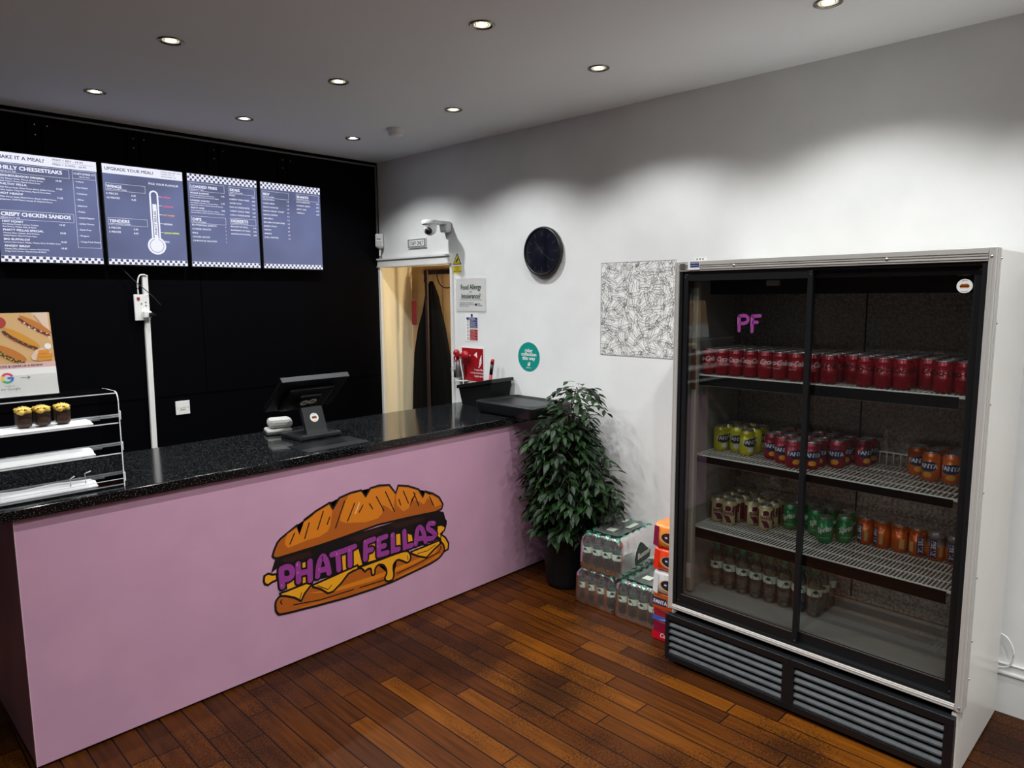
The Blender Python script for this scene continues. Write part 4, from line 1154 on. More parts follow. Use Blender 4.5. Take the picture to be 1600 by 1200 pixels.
for a0, a1, c in ((20, 150, (.70, .05, .10)), (150, 215, (.85, .50, .02)), (215, 310, (.05, .35, .15)), (310, 362, (.03, .15, .60))):
    m.stroke([(gx+gr*cos(radians(a0+(a1-a0)*i/8)), gy+gr*sin(radians(a0+(a1-a0)*i/8))) for i in range(9)], .0075, F, mat('g_mark', c, .5), .0056, False)
m.rect(gx, gy-.0035, gx+gr+.0035, gy+.0035, F, mat('g_mark', (.03, .15, .60), .5), .0058, 0)
m.text('review us', gx+.004, .0375, .0075, F, M_GREYINK, .0054, align='CENTER'); m.text('on Google', gx+.006, .025, .0135, F, M_GREYINK, .0054, align='CENTER')
m.stroke([(.150, .066), (.176, .066)], .0016, F, M_INK, .0056); m.stroke([(.170, .072), (.177, .066), (.170, .060)], .0016, F, M_INK, .0056)
m.obj('print', t)

# till
M_TBACK = mat('till_back', (.0012, .0012, .0014), .45, spec=.25)
TX, TY = 1.865, 3.20
t = thing('till', 'black touchscreen till seen from behind with round sandwich stickers', 'till', (TX, TY, ZT))
m = MB(); m.box((-.125, -.035, 0), (.115, .17, .022), M_POSBLK, bev=.006); m.box((-.118, -.040, .004), (.108, .0, .028), M_POSBLK, bev=.006); m.box((-.028, -.0415, .004), (.012, -.039, .014), M_BLKM); m.obj('base', t)
Tn = Matrix.Translation((-.01, -.01, .015)) @ Matrix.Rotation(radians(-22), 4, 'X')
m = MB(); m.box((-.060, -.004, 0), (.060, .022, .155), M_POSBLK, Tn, bev=.005); m.obj('stand', t)
Ts = Matrix.Translation((-.01, .075, .235)) @ Matrix.Rotation(radians(50), 4, 'X')
m = MB(); m.box((-.190, -.008, -.145), (.190, .014, .118), M_TBACK, Ts, bev=.004); m.box((-.192, -.010, .116), (.192, .020, .122), M_POSBLK, Ts, bev=.002)
m.obj('screen', t)
m = MB(); m.box((-.135, -.032, -.13), (.130, -.006, .060), M_TBACK, Ts, bev=.02); m.box((-.065, -.045, -.085), (.065, -.01, .020), M_TBACK, Ts, bev=.012); m.obj('rear_housing', t)
def stick(par, F, c, r):
    q = MB(); q.disc(c, r, F, M_PAPER, 0, 26); q.poly([(c[0]-r*.6, c[1]+.05*r), (c[0]-r*.4, c[1]+.3*r), (c[0]+r*.4, c[1]+.32*r), (c[0]+r*.62, c[1]+.1*r)], F, VIN['bun'], .0004, 0)
    q.rect(c[0]-r*.6, c[1]-.12*r, c[0]+r*.6, c[1]+.08*r, F, VIN['brown'], .0004, 0); q.rect(c[0]-r*.55, c[1]-.28*r, c[0]+r*.55, c[1]-.12*r, F, VIN['bunlight'], .0004, 0)
    for sg in (1, -1):
        for k in range(7):
            a = pi/2+sg*0+(k-3)*.16; q.disc((c[0]+r*.78*cos(a), c[1]+sg*r*.78*sin(a)), r*.045, F, M_INK, .0004, 6)
    return q.obj('round_sticker', par)
stick(t, Tn @ Matrix.Translation((0, -.0046, 0)), (.0, .095), .024)
stick(t, Ts @ Matrix.Translation((0, -.0456, 0)), (-.024, -.035), .023)
stick(t, Ts @ Matrix.Translation((0, -.0458, 0)), (.020, -.028), .023)
# rounded light grey device behind the till
t = thing('card_reader', 'light grey card reader lying left of the till', 'card reader', (1.775, 3.47, ZT), -.3)
M_LG = mat('pale_grey_plastic', (.45, .45, .43), .4)
m = MB(); m.box((-.06, -.05, .008), (.07, .06, .030), M_LG, bev=.010); m.obj('lower_body', t)
m = MB(); m.box((-.045, -.045, .032), (.075, .055, .082), M_LG, bev=.018); m.obj('upper_body', t)
m = MB(); m.box((-.065, -.055, 0), (.075, .065, .010), M_BLK, bev=.004); m.obj('rubber_base', t)
# glazed counter mat
M_MATPR = mat('mat_print', (.10, .10, .10), .35)
m = MB()
m.box((1.640, 2.915, ZT+.0002), (1.985, 3.115, ZT+.0018), M_BLK)
cm = flat_thing('counter_mat', m, 'dark glossy picture mat on the worktop in front of the till', 'mat')
m = MB()
G = Matrix.Translation((0, 0, ZT+.0022)) @ Matrix.Rotation(radians(-90), 4, 'X')
for i in range(4):
    x = 1.64+i*.0865
    m.frame(x+.003, -3.112, x+.0855, -2.918, .0018, G, M_MATPR)
    for k in range(5): m.stroke([(x+.012, -3.09+k*.035), (x+.03+.02*sin(k+i), -3.08+k*.035), (x+.07, -3.095+k*.036)], .0012, G, M_MATPR, 0, False)
m.obj('mat_picture', cm)

# black tub with its flared rim by the wall
t = thing('utensil_tub', 'black open plastic tub with flared rim against the white wall', 'tub', (3.195, 3.355, ZT))
m = MB()
b0 = [(-.080, -.140), (.085, -.140), (.085, .130), (-.080, .130)]; b1 = [(-.092, -.160), (.100, -.160), (.100, .155), (-.092, .155)]
z1 = [.190, .190, .128, .128]
vs = [(x, y, .0) for x, y in b0]+[(x, y, z) for (x, y), z in zip(b1, z1)]+[(x*.96, y*.97, z) for (x, y), z in zip(b1, z1)]+[(x*.96, y*.96, .006) for x, y in b0]
fs = [(3, 2, 1, 0)]+[(i, (i+1) % 4, (i+1) % 4+4, i+4) for i in range(4)]+[(i+4, (i+1) % 4+4, (i+1) % 4+8, i+8) for i in range(4)]+[(i+8, (i+1) % 4+8, (i+1) % 4+12, i+12) for i in range(4)]+[(12, 13, 14, 15)]
m.add(vs, fs, M_BLKM); m.obj('body', t)
m = MB()
rim = [(x*1.06, y*1.07, z) for (x, y), z in zip(b1, z1)]
vs = rim+[(x, y, z-.022) for x, y, z in rim]+[(x, y, z+.001) for (x, y), z in zip(b1, z1)]
m.add(vs, [(i, i+4, (i+1) % 4+4, (i+1) % 4) for i in range(4)]+[(i, (i+1) % 4, (i+1) % 4+8, i+8) for i in range(4)], M_BLK); m.obj('rim', t)
m = MB(); m.tube([(3.235, 3.36, ZT+.02), (3.245, 3.34, ZT+.20)], .011, M_RED, 12); m.tube([(3.245, 3.34, ZT+.20), (3.25, 3.332, ZT+.27)], .0115, M_BLK, 12); m.tube([(3.25, 3.332, ZT+.27), (3.2525, 3.328, ZT+.298), (3.253, 3.327, ZT+.303)], [.0125, .0125, .006], M_RED, 12)
flat_thing('lighter', m, 'red and black long handle standing up in the black tub', 'tool')

# large black tray lid lying over the counter corner
t = thing('serving_tray', 'flat black plastic tray lid on the counter corner above the plant', 'tray', (3.115, 2.925, ZT))
def rrect(w, h, r, z, n=6):
    o = []
    for cx_, cy_, a0 in ((w-r, h-r, 0), (-w+r, h-r, 90), (-w+r, -h+r, 180), (w-r, -h+r, 270)):
        for i in range(n+1):
            a = radians(a0+90*i/n); o.append((cx_+r*cos(a), cy_+r*sin(a), z))
    return o
Rz = Matrix.Rotation(radians(-2), 4, 'Z') @ Matrix.Diagonal((.88, .82, 1.6, 1))
m = MB(); loops = [rrect(.185, .300, .05, .004), rrect(.198, .312, .055, .012), rrect(.205, .318, .06, .040), rrect(.207, .320, .06, .046), rrect(.198, .311, .055, .048), rrect(.19, .303, .05, .040), rrect(.150, .255, .05, .036), rrect(.13, .23, .04, .043), rrect(.10, .19, .03, .043)]
n = len(loops[0]); vs = [p for L_ in loops for p in L_]
fs = [(j*n+i, j*n+(i+1) % n, (j+1)*n+(i+1) % n, (j+1)*n+i) for j in range(len(loops)-1) for i in range(n)]
m.add(vs, fs, M_BLK, True, Rz); m.add(loops[0], [tuple(range(n))[::-1]], M_BLK, False, Rz); m.add(loops[-1], [tuple(range(n))], M_BLK, False, Rz); m.obj('tray_body', t)
# ================================================================ display fridge
FW, FD, FH = 1.1825, .565, 1.843
FLX, FLY, FRZ = 2.738, 1.650, radians(-91.7)
T_FR = TR(FLX, FLY, 0, FRZ)
fr = thing('display_fridge', 'large two-door glass display fridge with aluminium frame and white sides', 'fridge', (FLX, FLY, 0), FRZ)
def P(mb, name, label=None, par=None, kind=None):
    o = mb.obj(name, par or fr)
    if label: o['label'] = label
    if kind: o['kind'] = kind
    return o
SH = [(1.345, .10, .50), (.975, .12, .505), (.635, .12, .505)]
m = MB(); m.box((FW-.028, .033, .012), (FW, FD, FH-.003), M_FRWHITE); m.box((FW-.027, .004, .012), (FW-.012, .033, .245), M_FRWHITE); P(m, 'side_panel')
m = MB(); m.box((0, .033, .012), (.028, FD, FH-.003), M_FRWHITE); P(m, 'side_panel')
m = MB(); m.box((.029, .033, FH-.028), (FW-.029, FD, FH-.003), M_FRWHITE); P(m, 'top_panel')
m = MB(); m.box((.029, FD-.02, .012), (FW-.029, FD, FH-.03), M_FRWHITE); P(m, 'back_panel')
# inner liner
m = MB(); m.box((.029, .06, .24), (.045, FD-.022, FH-.03), M_LINER)
for k in range(60): m.box((.0448, .115, .36+k*.0235), (.0456, .121, .368+k*.0235), M_INK)
for k in range(60): m.box((.0448, .455, .36+k*.0235), (.0456, .461, .368+k*.0235), M_INK)
P(m, 'inner_side')
m = MB(); m.box((FW-.045, .06, .24), (FW-.029, FD-.022, FH-.03), M_LINER); P(m, 'inner_side')
m = MB(); m.box((.046, FD-.045, .33), (FW-.046, FD-.0225, 1.70), M_STUCCO); m.box((.62, FD-.047, .34), (.626, FD-.045, 1.70), M_BLKM); m.box((1.06, FD-.050, .34), (1.085, FD-.045, 1.70), M_LINER); P(m, 'inner_back')
m = MB(); m.box((.046, .06, .30), (FW-.046, FD-.0225, .325), M_LINER); P(m, 'inner_floor')
m = MB(); m.box((.046, .22, 1.70), (FW-.046, FD-.0225, 1.80), M_BLKM); m.box((.046, .06, 1.775), (FW-.046, .22, 1.80), M_LINER); m.box((.32, .205, 1.735), (.375, .2195, 1.758), M_LINER); P(m, 'evaporator_cover')
m = MB(); m.box((.050, .064, .335), (.078, .094, 1.76), mat('lamp_cover', (.42, .40, .33), .35), bev=.006); m.box((.052, .062, 1.28), (.076, .0635, 1.46), mat('brown_label', (.14, .06, .03), .5))
m.box((.052, .0615, .40), (.074, .0635, .47), M_TRIM, bev=.002); P(m, 'interior_lamp')
# aluminium frame
m = MB()
def rib_v(x0, x1, y0, y1, z0, z1):
    m.box((x0, y0, z0), (x1, y1, z1), M_ALU)
m.box((0, 0, .255), (.019, .032, FH), M_ALU, bev=.002)
m.box((0, -.003, .255), (.004, 0, FH), M_ALU)
P(m, 'corner_post'); m = MB()
m.box((FW-.020, 0, .255), (FW+.002, .060, FH+.002), M_ALU, bev=.002)
for y in (.010, .022, .040, .052): m.box((FW+.002, y, .256), (FW+.0045, y+.005, FH), M_ALU)
m.box((FW-.012, -.003, .256), (FW-.007, .0, FH), M_ALU)
P(m, 'corner_post')
m = MB()
m.box((.0195, .0, 1.800), (FW-.0205, .032, FH), M_ALU, bev=.002)
for z in (1.808, 1.818): m.box((.0195, -.003, z), (FW-.0205, .0, z+.004), M_ALU)
m.box((.0195, -.004, 1.826), (FW-.0205, .0, FH-.001), M_ALU)
P(m, 'top_rail')
m = MB(); m.box((.0195, .0, .256), (FW-.0205, .030, .278), M_ALU, bev=.002)
for z in (.260, .268): m.box((.0195, -.003, z), (FW-.0205, .0, z+.003), M_ALU)
P(m, 'bottom_rail')
m = MB()
def screw(M_, r0, r1): q = MB(); q.lathe([(r0, 0), (r0, r1*.6), (r0*.5, r1*.9), (.0, r1)], M_STEEL, 12, M_, cap=False); P(q, 'screw')
RX, RY = Matrix.Rotation(radians(90), 4, 'X'), Matrix.Rotation(radians(90), 4, 'Y')
for x in (.28, .86): screw(Matrix.Translation((x, -.001, 1.818)) @ RX, .006, .0055)
screw(Matrix.Translation((FW-.010, -.002, 1.815)) @ RX, .004, .0045); screw(Matrix.Translation((FW-.006, -.002, .272)) @ RX, .004, .0045)
for z in (1.81, 1.60, 1.33, 1.03, .73, .50, .36): screw(Matrix.Translation((FW+.003, .056, z)) @ RY, .004, .0055)
# door tracks (black surround behind the frame)
m = MB()
m.box((.0195, .006, .279), (.034, .058, 1.7995), M_BLK); m.box((FW-.036, .006, .279), (FW-.0205, .058, 1.7995), M_BLK)
m.box((.0345, .006, .279), (FW-.0365, .058, .290), M_BLK); m.box((.0345, .012, 1.788), (FW-.0365, .058, 1.7995), M_BLK)
P(m, 'door_track')
# sliding doors
def slide_door(x0, x1, y, lw, rw):
    z0, z1 = .2905, 1.7875
    d = MB(); d.box((x0, y, z0), (x0+lw, y+.018, z1), M_BLK, bev=.002); d.box((x1-rw, y, z0), (x1, y+.018, z1), M_BLK, bev=.002)
    d.box((x0+lw, y+.001, z0), (x1-rw, y+.017, z0+.042), M_BLK); d.box((x0+lw, y+.001, z1-.028), (x1-rw, y+.017, z1), M_BLK)
    d.box((x0+lw, y+.0005, z0+.042), (x1-rw, y+.003, z0+.045), M_STEEL)
    for z in (z0+.012, z1-.012):
        for x in (x0+.008, x1-.008): d.disc((x, z), .0028, Matrix.Translation((0, y-.0006, 0)), M_STEEL, 0, 10)
    o = P(d, 'sliding_door')
    g = MB(); g.box((x0+lw-.002, y+.007, z0+.040), (x1-rw+.002, y+.011, z1-.026), M_GLASS); P(g, 'glass', par=o)
    return o
dL = slide_door(.036, .598, .012, .022, .020)
dR = slide_door(.572, FW-.038, .036, .020, .026)
# purple lettering stuck to the left pane
m = MB(); F = Matrix.Translation((0, .018, 0))
PF = [[(.3005, 1.551), (.2995, 1.606)], curve2([(.301, 1.610), (.322, 1.613), (.336, 1.606), (.338, 1.594), (.328, 1.583), (.308, 1.580)]), [(.3575, 1.549), (.3575, 1.609)], [(.3575, 1.611), (.390, 1.613)], [(.3575, 1.586), (.378, 1.587)]]
for s_ in PF: m.stroke(s_, .0175, F, VIN['black'], 0)
for s_ in PF: m.stroke(s_, .0135, F, VIN['purple'], .0003)
m.stroke([(.294, 1.575), (.293, 1.606)], .0014, F, VIN['pink'], .0006); m.stroke([(.3515, 1.570), (.352, 1.607)], .0014, F, VIN['pink'], .0006)
o = P(m, 'window_lettering', 'purple bubble letters PF on the left pane', par=dL)
F = Matrix.Translation((0, .0425, 0))
o = stick(dR, F, (1.092, 1.722), .0235)
m = MB(); m.rect(1.07, 1.756, 1.11, 1.764, F, M_GREYINK, 0, 0); m.text('Speed', 1.084, 1.757, .008, F, M_PAPER, .0004, .02); P(m, 'maker_label', par=dR)
m = MB(); F = Matrix.Translation((0, -.0045, 0))
m.rect(.065, 1.806, .122, 1.843, F, M_PAPER, 0); m.rect(.076, 1.816, .120, 1.840, F, M_NAVY, .0006, 0)
m.text('WARNING', .098, 1.832, .008, F, M_PAPER, .0009, .01, align='CENTER'); m.text('Isolate before cleaning', .098, 1.823, .0042, F, M_PAPER, .0009, align='CENTER')
m.rect(.026, 1.810, .052, 1.834, F, M_STEEL, 0, .0002); P(m, 'rating_label')
m = MB(); m.box((.09, .010, FH+.001), (.145, .012, FH+.017), M_PAPER)
for k in range(3): m.box((.098+k*.014, .0095, FH+.004), (.103+k*.014, .0101, FH+.011), M_INK)
m.box((.09, .010, FH+.0005), (.145, .03, FH+.0015), M_PAPER); P(m, 'tag_holder')
# louvred grille
def grille(x0, x1):
    g = MB(); y0, y1 = -.028, .002
    z0, z1 = .018, .238
    g.box((x0, y0, z0), (x1, y1, z0+.028), M_BLK, bev=.002); g.box((x0, y0, z1-.030), (x1, y1, z1), M_BLK, bev=.003)
    g.box((x0, y0, z0+.028), (x0+.018, y1, z1-.030), M_BLK); g.box((x1-.030, y0, z0+.028), (x1, y1, z1-.030), M_BLK)
    g.box((x0+.018, y1-.002, z0+.028), (x1-.030, y1, z1-.030), M_BLKM)
    o = P(g, 'grille')
    n = 5; pit = (z1-z0-.058)/n
    for i in range(n):
        z = z0+.028+i*pit
        s_ = MB()
        a, b = x0+.019, x1-.031
        pr = [(y0+.024, z+pit*.78), (y0+.012, z+pit*.62), (y0+.004, z+pit*.30), (y0+.002, z+pit*.14), (y0+.004, z+pit*.06), (y0+.008, z+pit*.06), (y0+.008, z+pit*.22), (y0+.016, z+pit*.52), (y0+.026, z+pit*.70)]
        vs = [(a, y, zz) for y, zz in pr]+[(b, y, zz) for y, zz in pr]; k = len(pr)
        s_.add(vs, [(j, (j+1) % k, (j+1) % k+k, j+k) for j in range(k)]+[tuple(range(k))[::-1], tuple(range(k, 2*k))], M_SLAT)
        q = s_.obj('slat', o)
grille(.004, .592); grille(.592, 1.172)
m = MB(); m.box((.03, .003, .012), (FW-.03, FD-.021, .235), M_BLKM); P(m, 'compressor_base')
for x in (.06, FW-.06):
    for y in (.06, FD-.06): m = MB(); m.lathe([(.02, 0), (.02, .008), (.01, .012)], M_BLKM, 14, Matrix.Translation((x, y, 0))); P(m, 'foot')
# wire shelves
for k, (z, y0, y1) in enumerate(SH):
    m = MB(); n = (60, 62, 76)[k]
    r = .0016
    for i in range(n):
        x = .050+(FW-.100)*i/(n-1)
        m.box((x-r, y0, z-.004), (x+r, y1, z), M_WIRE)
    for j in range(5):
        y = y0+.004+(y1-y0-.008)*j/4
        m.box((.048, y-.002, z-.009), (FW-.048, y+.002, z-.005), M_WIRE)
    m.box((.048, y0-.004, z-.010), (FW-.048, y0, z+.0005), M_WIRE)
    if k == 1:
        for i in range(40):
            x = .055+(FW-.11)*i/39; m.box((x-.0015, y1-.004, z), (x+.0015, y1-.001, z+.050), M_WIRE)
        m.box((.05, y1-.005, z+.050), (FW-.05, y1, z+.054), M_WIRE)
    P(m, 'wire_shelf')
    m = MB(); h = (.036, .024, .040)[k]
    m.box((.048, y0-.010, z-.010-h), (FW-.095, y0-.005, z-.004), M_BLKM)
    m.box((.048, y0-.0105, z-.0115-h), (FW-.095, y0-.008, z-.010-h), M_STEEL)
    P(m, 'price_strip')

# ================================================================ cans
CR, CHt = .0328, .115
def curve_warp(R):
    def f(u, v, w): return ((R+w)*sin(u/R), -(R+w)*cos(u/R), v)
    return f
WP = curve_warp(CR)
def patch(m, u0, v0, u1, v1, mt, w=.0003, nx=8):
    vs = []; fs = []
    for j in (0, 1):
        for i in range(nx+1): vs.append(WP(u0+(u1-u0)*i/nx, (v0, v1)[j], w))
    for i in range(nx): fs.append((i, i+1, nx+1+i+1, nx+1+i))
    m.add(vs, fs, mt, True)
def blob(m, pts, mt, w=.0004, nx=14):
    # outline wrapped round the can in narrow upright strips
    u0 = min(p_[0] for p_ in pts)+1e-5; u1 = max(p_[0] for p_ in pts)-1e-5
    lo = []; hi = []
    for i in range(nx+1):
        u = u0+(u1-u0)*i/nx; vv = []
        for a, b in zip(pts, pts[1:]+pts[:1]):
            if (a[0]-u)*(b[0]-u) <= 0 and abs(a[0]-b[0]) > 1e-9: vv.append(a[1]+(b[1]-a[1])*(u-a[0])/(b[0]-a[0]))
        vv = vv or [pts[0][1]]
        lo.append(WP(u, min(vv), w)); hi.append(WP(u, max(vv), w))
    m.add(lo+hi, [(i, i+1, nx+2+i, nx+1+i) for i in range(nx)], mt, True)
BODY = [(.0255, .0), (.0275, .002), (.0305, .008), (CR, .013)]
TOPP = [(CR, .096), (.0320, .100), (.0285, .108), (.0268, .111)]
def canmat(n, c, mt=.35, r=.3): return mat(n, c, r, metal=mt, spec=.6)
CM = {'cola': canmat('can_red', (.27, .004, .014)), 'lemon': canmat('can_yellow', (.62, .60, .03), .2), 'berry': canmat('can_crimson', (.30, .015, .035)),
      'orange': canmat('can_orange', (.62, .13, .015), .3), 'barr': canmat('can_cream', (.50, .46, .25), .2), 'barrp': canmat('can_plum', (.13, .012, .05), .25),
      'lime': canmat('can_green', (.01, .22, .07)), 'bru': canmat('can_burnt_orange', (.55, .10, .012), .35), 'silver': canmat('can_silver', (.5, .5, .5), .8),
      'blue': canmat('can_blue', (.012, .03, .12), .2), 'w': mat('can_print_white', (.72, .72, .70), .4), 'k': mat('can_print_black', (.02, .01, .012), .4), 'gold': mat('can_print_gold', (.6, .35, .12), .4), 'y': mat('can_print_orange', (.8, .35, .03), .4)}
def can_proto(kind, deco, body):
    t = thing('drink_can', 'x', 'can', group='x')
    m = MB()
    m.lathe(BODY+[(CR, .096)]+TOPP, CM[body], 28, cap=False)
    m.lathe([(.001, .004), (.022, .003), (.0255, 0)], M_LIDSIL, 20, cap=False)
    if kind == 'silverbru': m.lathe([(CR+.0001, .060), (CR+.0001, .096)]+[(r+.0002, z) for r, z in TOPP], CM['silver'], 28, cap=False)
    deco(m); m.obj('can_body', t)
    l = MB(); l.lathe([(.0266, .110), (.0272, .1125), (.0272, .115), (.0258, .115), (.0250, .1115), (.001, .1115)], M_LIDSIL, 24, cap=False)
    l.obj('can_lid', t)
    q = MB()
    q.tube([(.009*cos(a), -.008+.006*sin(a), .1128) for a in [i*2*pi/10 for i in range(10)]], .0014, M_LIDSIL, 6, closed=True); q.box((-.004, -.002, .1118), (.004, .010, .1132), M_LIDSIL); q.obj('ring_pull', t)
    return t
def d_cola(c):
    def f(m):
        m.text('Coca-Cola', 0, .062, .031, None, c, .0005, .015, .45, 'CENTER', sx=.72, warp=WP)
        m.text('original taste', -.0, .046, .007, None, c, .0005, align='CENTER', warp=WP)
    return f
def d_fanta(c2):
    def f(m):
        blob(m, [(-.034, .052), (-.030, .045), (-.010, .040), (.015, .042), (.030, .050), (.034, .072), (.020, .080), (-.005, .078), (-.030, .072)], CM['blue'], .0003)
        m.text('FANTA', 0, .0535, .0245, None, CM['w'], .0006, .035, 0, 'CENTER', sx=.95, warp=WP)
        blob(m, [(-.016, .024), (-.008, .018), (.010, .017), (.018, .026), (.014, .036), (0, .039), (-.012, .035)], c2, .0004)
    return f
def d_barr(m):
    patch(m, -.060, .014, -.035, .095, CM['barrp']); patch(m, .035, .014, .060, .095, CM['barrp'])
    blob(m, [(-.012, .070), (.014, .070), (.016, .086), (.004, .094), (-.012, .090)], CM['barrp'])
    blob(m, [(.014, .048), (.030, .050), (.034, .090), (.024, .094)], CM['barrp'])
    blob(m, [(-.022, .046), (.006, .046), (.014, .030), (.020, .014), (-.004, .014), (-.008, .028)], CM['barrp'])
    patch(m, -.024, .050, .024, .068, CM['barrp'], .0005); patch(m, -.0225, .0515, .0225, .0665, CM['barr'], .0006)
    m.text('BARR', 0, .0535, .0165, None, CM['barrp'], .0009, .03, 0, 'CENTER', sx=1.05, warp=WP)
def d_sprite(m):
    m.text('Sprite', -.030, .045, .031, None, CM['w'], .0005, .03, .25, 'LEFT', sx=.85, rot=.28, warp=WP)
    m.text('lemon-lime taste', 0, .026, .006, None, CM['w'], .0005, align='CENTER', warp=WP)
def d_bru(m):
    patch(m, -.022, .012, .006, .088, CM['blue'], .0003)
    m.text('IRN BRU', .002, .018, .027, None, CM['w'], .0006, .02, 0, 'LEFT', sx=.62, rot=pi/2, warp=WP)
    blob(m, [(.014, .02), (.026, .02), (.028, .05), (.024, .07), (.014, .065)], CM['gold'])
    patch(m, -.055, .018, -.035, .06, CM['gold'], .0003)
PROTO = {'cola': can_proto('cola', d_cola(CM['w']), 'cola'), 'zero': can_proto('zero', d_cola(CM['k']), 'cola'), 'lemon': can_proto('lemon', d_fanta(CM['w']), 'lemon'),
         'berry': can_proto('berry', d_fanta(CM['y']), 'berry'), 'orange': can_proto('orange', d_fanta(CM['y']), 'orange'), 'barr': can_proto('barr', d_barr, 'barr'),
         'lime': can_proto('lime', d_sprite, 'lime'), 'bru': can_proto('bru', d_bru, 'bru'), 'sbru': can_proto('silverbru', d_bru, 'bru')}
used = set()
def put_can(kind, x, y, shelf, label, group, turn=None):
    z = SH[shelf][0]+.0005
    p = T_FR @ Vector((x, y, z))
    view = atan2(p.y, p.x)-pi/2 + pi     # turned roughly to the room
    rz = atan2(-p.x, p.y) + (turn if turn is not None else rnd.uniform(-.7, .7))
    rz = atan2(p.y, p.x) - pi/2 + (turn if turn is not None else rnd.uniform(-.7, .7))
    if kind not in used:
        used.add(kind); r = PROTO[kind]; r.location = p; r.rotation_euler = (0, 0, rz); r['label'] = label; r['group'] = group
        return r
    return copy_thing(PROTO[kind], p, rz, label, group)
def row_labels(name, rows, shelf, shelfname, group, kind, where):
    """rows: list (front first) of lists of (x, y[, turn])"""
    for ri, row in enumerate(rows):
        row = sorted(row, key=lambda q: q[0])
        rn = ('front row', 'second row', 'third row', 'fourth row', 'back row')[ri] if len(rows) > 1 else 'row'
        for ci, q in enumerate(row):
            pos = f'{ORD[ci]} from the left in the {rn}' if len(row) > 1 else f'alone in the {rn}'
            k = kind(q[0], ri) if callable(kind) else kind
            nm = name(k) if callable(name) else name
            put_can(k, q[0], q[1], shelf, f'{nm}, {pos}, {where}', group, q[2] if len(q) > 2 else None)
# top shelf: red cola cans, nearly the whole width
cx0 = .092
rows = []
for ri in range(5):
    row = []
    for ci in range(16):
        if ri == 0 and ci in (9, 8+5): continue
        row.append((cx0+ci*.0665+rnd.uniform(-.0004, .0004), .150+ri*.0672+rnd.uniform(-.0004, .0004), rnd.uniform(-.9, .9)))
    rows.append(row)
row_labels('red cola can', rows[:5], 0, '', 'red cola cans on the top shelf', lambda x, r: 'cola' if x < .62 else 'zero', 'top fridge shelf')
# middle shelf
ye = [[(.092, .272), (.160, .300), (.229, .262)], [(.092, .341), (.160, .369), (.229, .331), ], [(.092, .410), (.160, .438), (.229, .400)]]
row_labels('yellow citrus can', ye, 1, '', 'yellow cans on the middle shelf', 'lemon', 'middle fridge shelf')
be = [[(.345, .265), (.412, .225), (.479, .180), (.546, .205), (.613, .300)], [(.345, .334), (.412, .294), (.479, .249), (.546, .274), (.613, .369)],
      [(.345, .403), (.412, .363), (.479, .318), (.546, .343), (.613, .438)], [(.345, .472), (.412, .432), (.479, .387), (.546, .412), (.680, .40)], [(.479, .456), (.546, .481), (.680, .469)]]
row_labels('crimson fruit can', be, 1, '', 'crimson cans on the middle shelf', 'berry', 'middle fridge shelf')
og = [[(.885, .405, .2), (.955, .338, -.45), (1.024, .340, -.1)], [(.885, .474), (.955, .408), (1.024, .410)], [(.955, .478), (1.024, .480)]]
row_labels('orange fruit can', og, 1, '', 'orange cans at the right of the middle shelf', 'orange', 'middle fridge shelf')
# lower shelf
ba = [[(.092, .262, .1), (.160, .252, -.3), (.236, .318, .4), (.312, .300, 0)], [(.092, .331), (.160, .322), (.236, .387), (.312, .369)], [(.092, .400), (.160, .391), (.236, .456), (.312, .438)], [(.092, .469), (.160, .460)]]
row_labels('cream and plum can', ba, 2, '', 'cream and plum cans on the lower shelf', 'barr', 'lower fridge shelf')
li = [[(.572, .315, .0)], [(.390, .385, -.3), (.505, .384, .1), (.630, .378, .3)], [(.390, .454), (.458, .454), (.545, .458), (.615, .462)]]
row_labels('green lime can', li, 2, '', 'green cans on the lower shelf', 'lime', 'lower fridge shelf')
names = ['orange and blue can, leftmost in the spaced row at lower right of the fridge', 'orange and blue can, second from left in the spaced lower shelf row',
         'orange can with its tan back label turned outwards, lower fridge shelf', 'orange and blue can just left of the silver-topped ones, lower shelf',
         'silver-topped orange and blue can, left one of the lower shelf pair', 'silver-topped orange and blue can, right one beside its twin on the lower shelf', 'silver-topped can at the far right end of the lower fridge shelf']
for i, (x, nm) in enumerate(zip((.700, .767, .836, .903, .970, 1.037, 1.104), names)):
    put_can('bru' if i < 4 else 'sbru', x, .425, 2, nm, 'orange and blue cans on the lower shelf', (-.55, -.75, 1.6, .55, -.1, -.15, .1)[i])

# ================================================================ water bottles standing in the fridge
def bottle_meshes(h=.205, r=.031, mountain=True):
    m = MB()
    k = h/.205
    pr = [(.012, 0), (r-.004, .002*k), (r, .010*k), (r, .028*k), (r-.002, .032*k), (r, .036*k), (r-.0015, .058*k), (r, .062*k), (r, .085*k), (r-.0015, .088*k), (r-.0015, .125*k), (r, .128*k), (r-.001, .140*k), (r-.006, .158*k), (.016, .172*k), (.0125, .180*k), (.0125, .190*k)]
    m.lathe(pr, M_PET, 16, cap=False)
    c = MB(); c.lathe([(.0145, .182*k), (.0148, .186*k), (.0148, .201*k), (.0130, .2045*k), (0, .2045*k)], M_GREENCAP, 16, cap=False)
    l = MB(); l.lathe([(r+.0003, .090*k), (r+.0003, .123*k)], M_LABEL, 20, cap=False)
    W2 = curve_warp(r)
    q = [(-.018, .092), (.018, .092), (.016, .104), (.006, .117), (-.004, .120), (-.014, .108)]
    cxx = 0; n = len(q)
    vs = [W2(0, .104*k, .0009)]+[W2(a, b*k, .0009) for a, b in q]
    l.add(vs, [(0, 1+i, 1+(i+1) % n) for i in range(n)], M_GREENINK, True)
    l.text('Buxton', 0, .098*k, .0115, None, M_PAPER, .0013, .02, .15, 'CENTER', sx=.9, warp=W2)
    return m, c, l
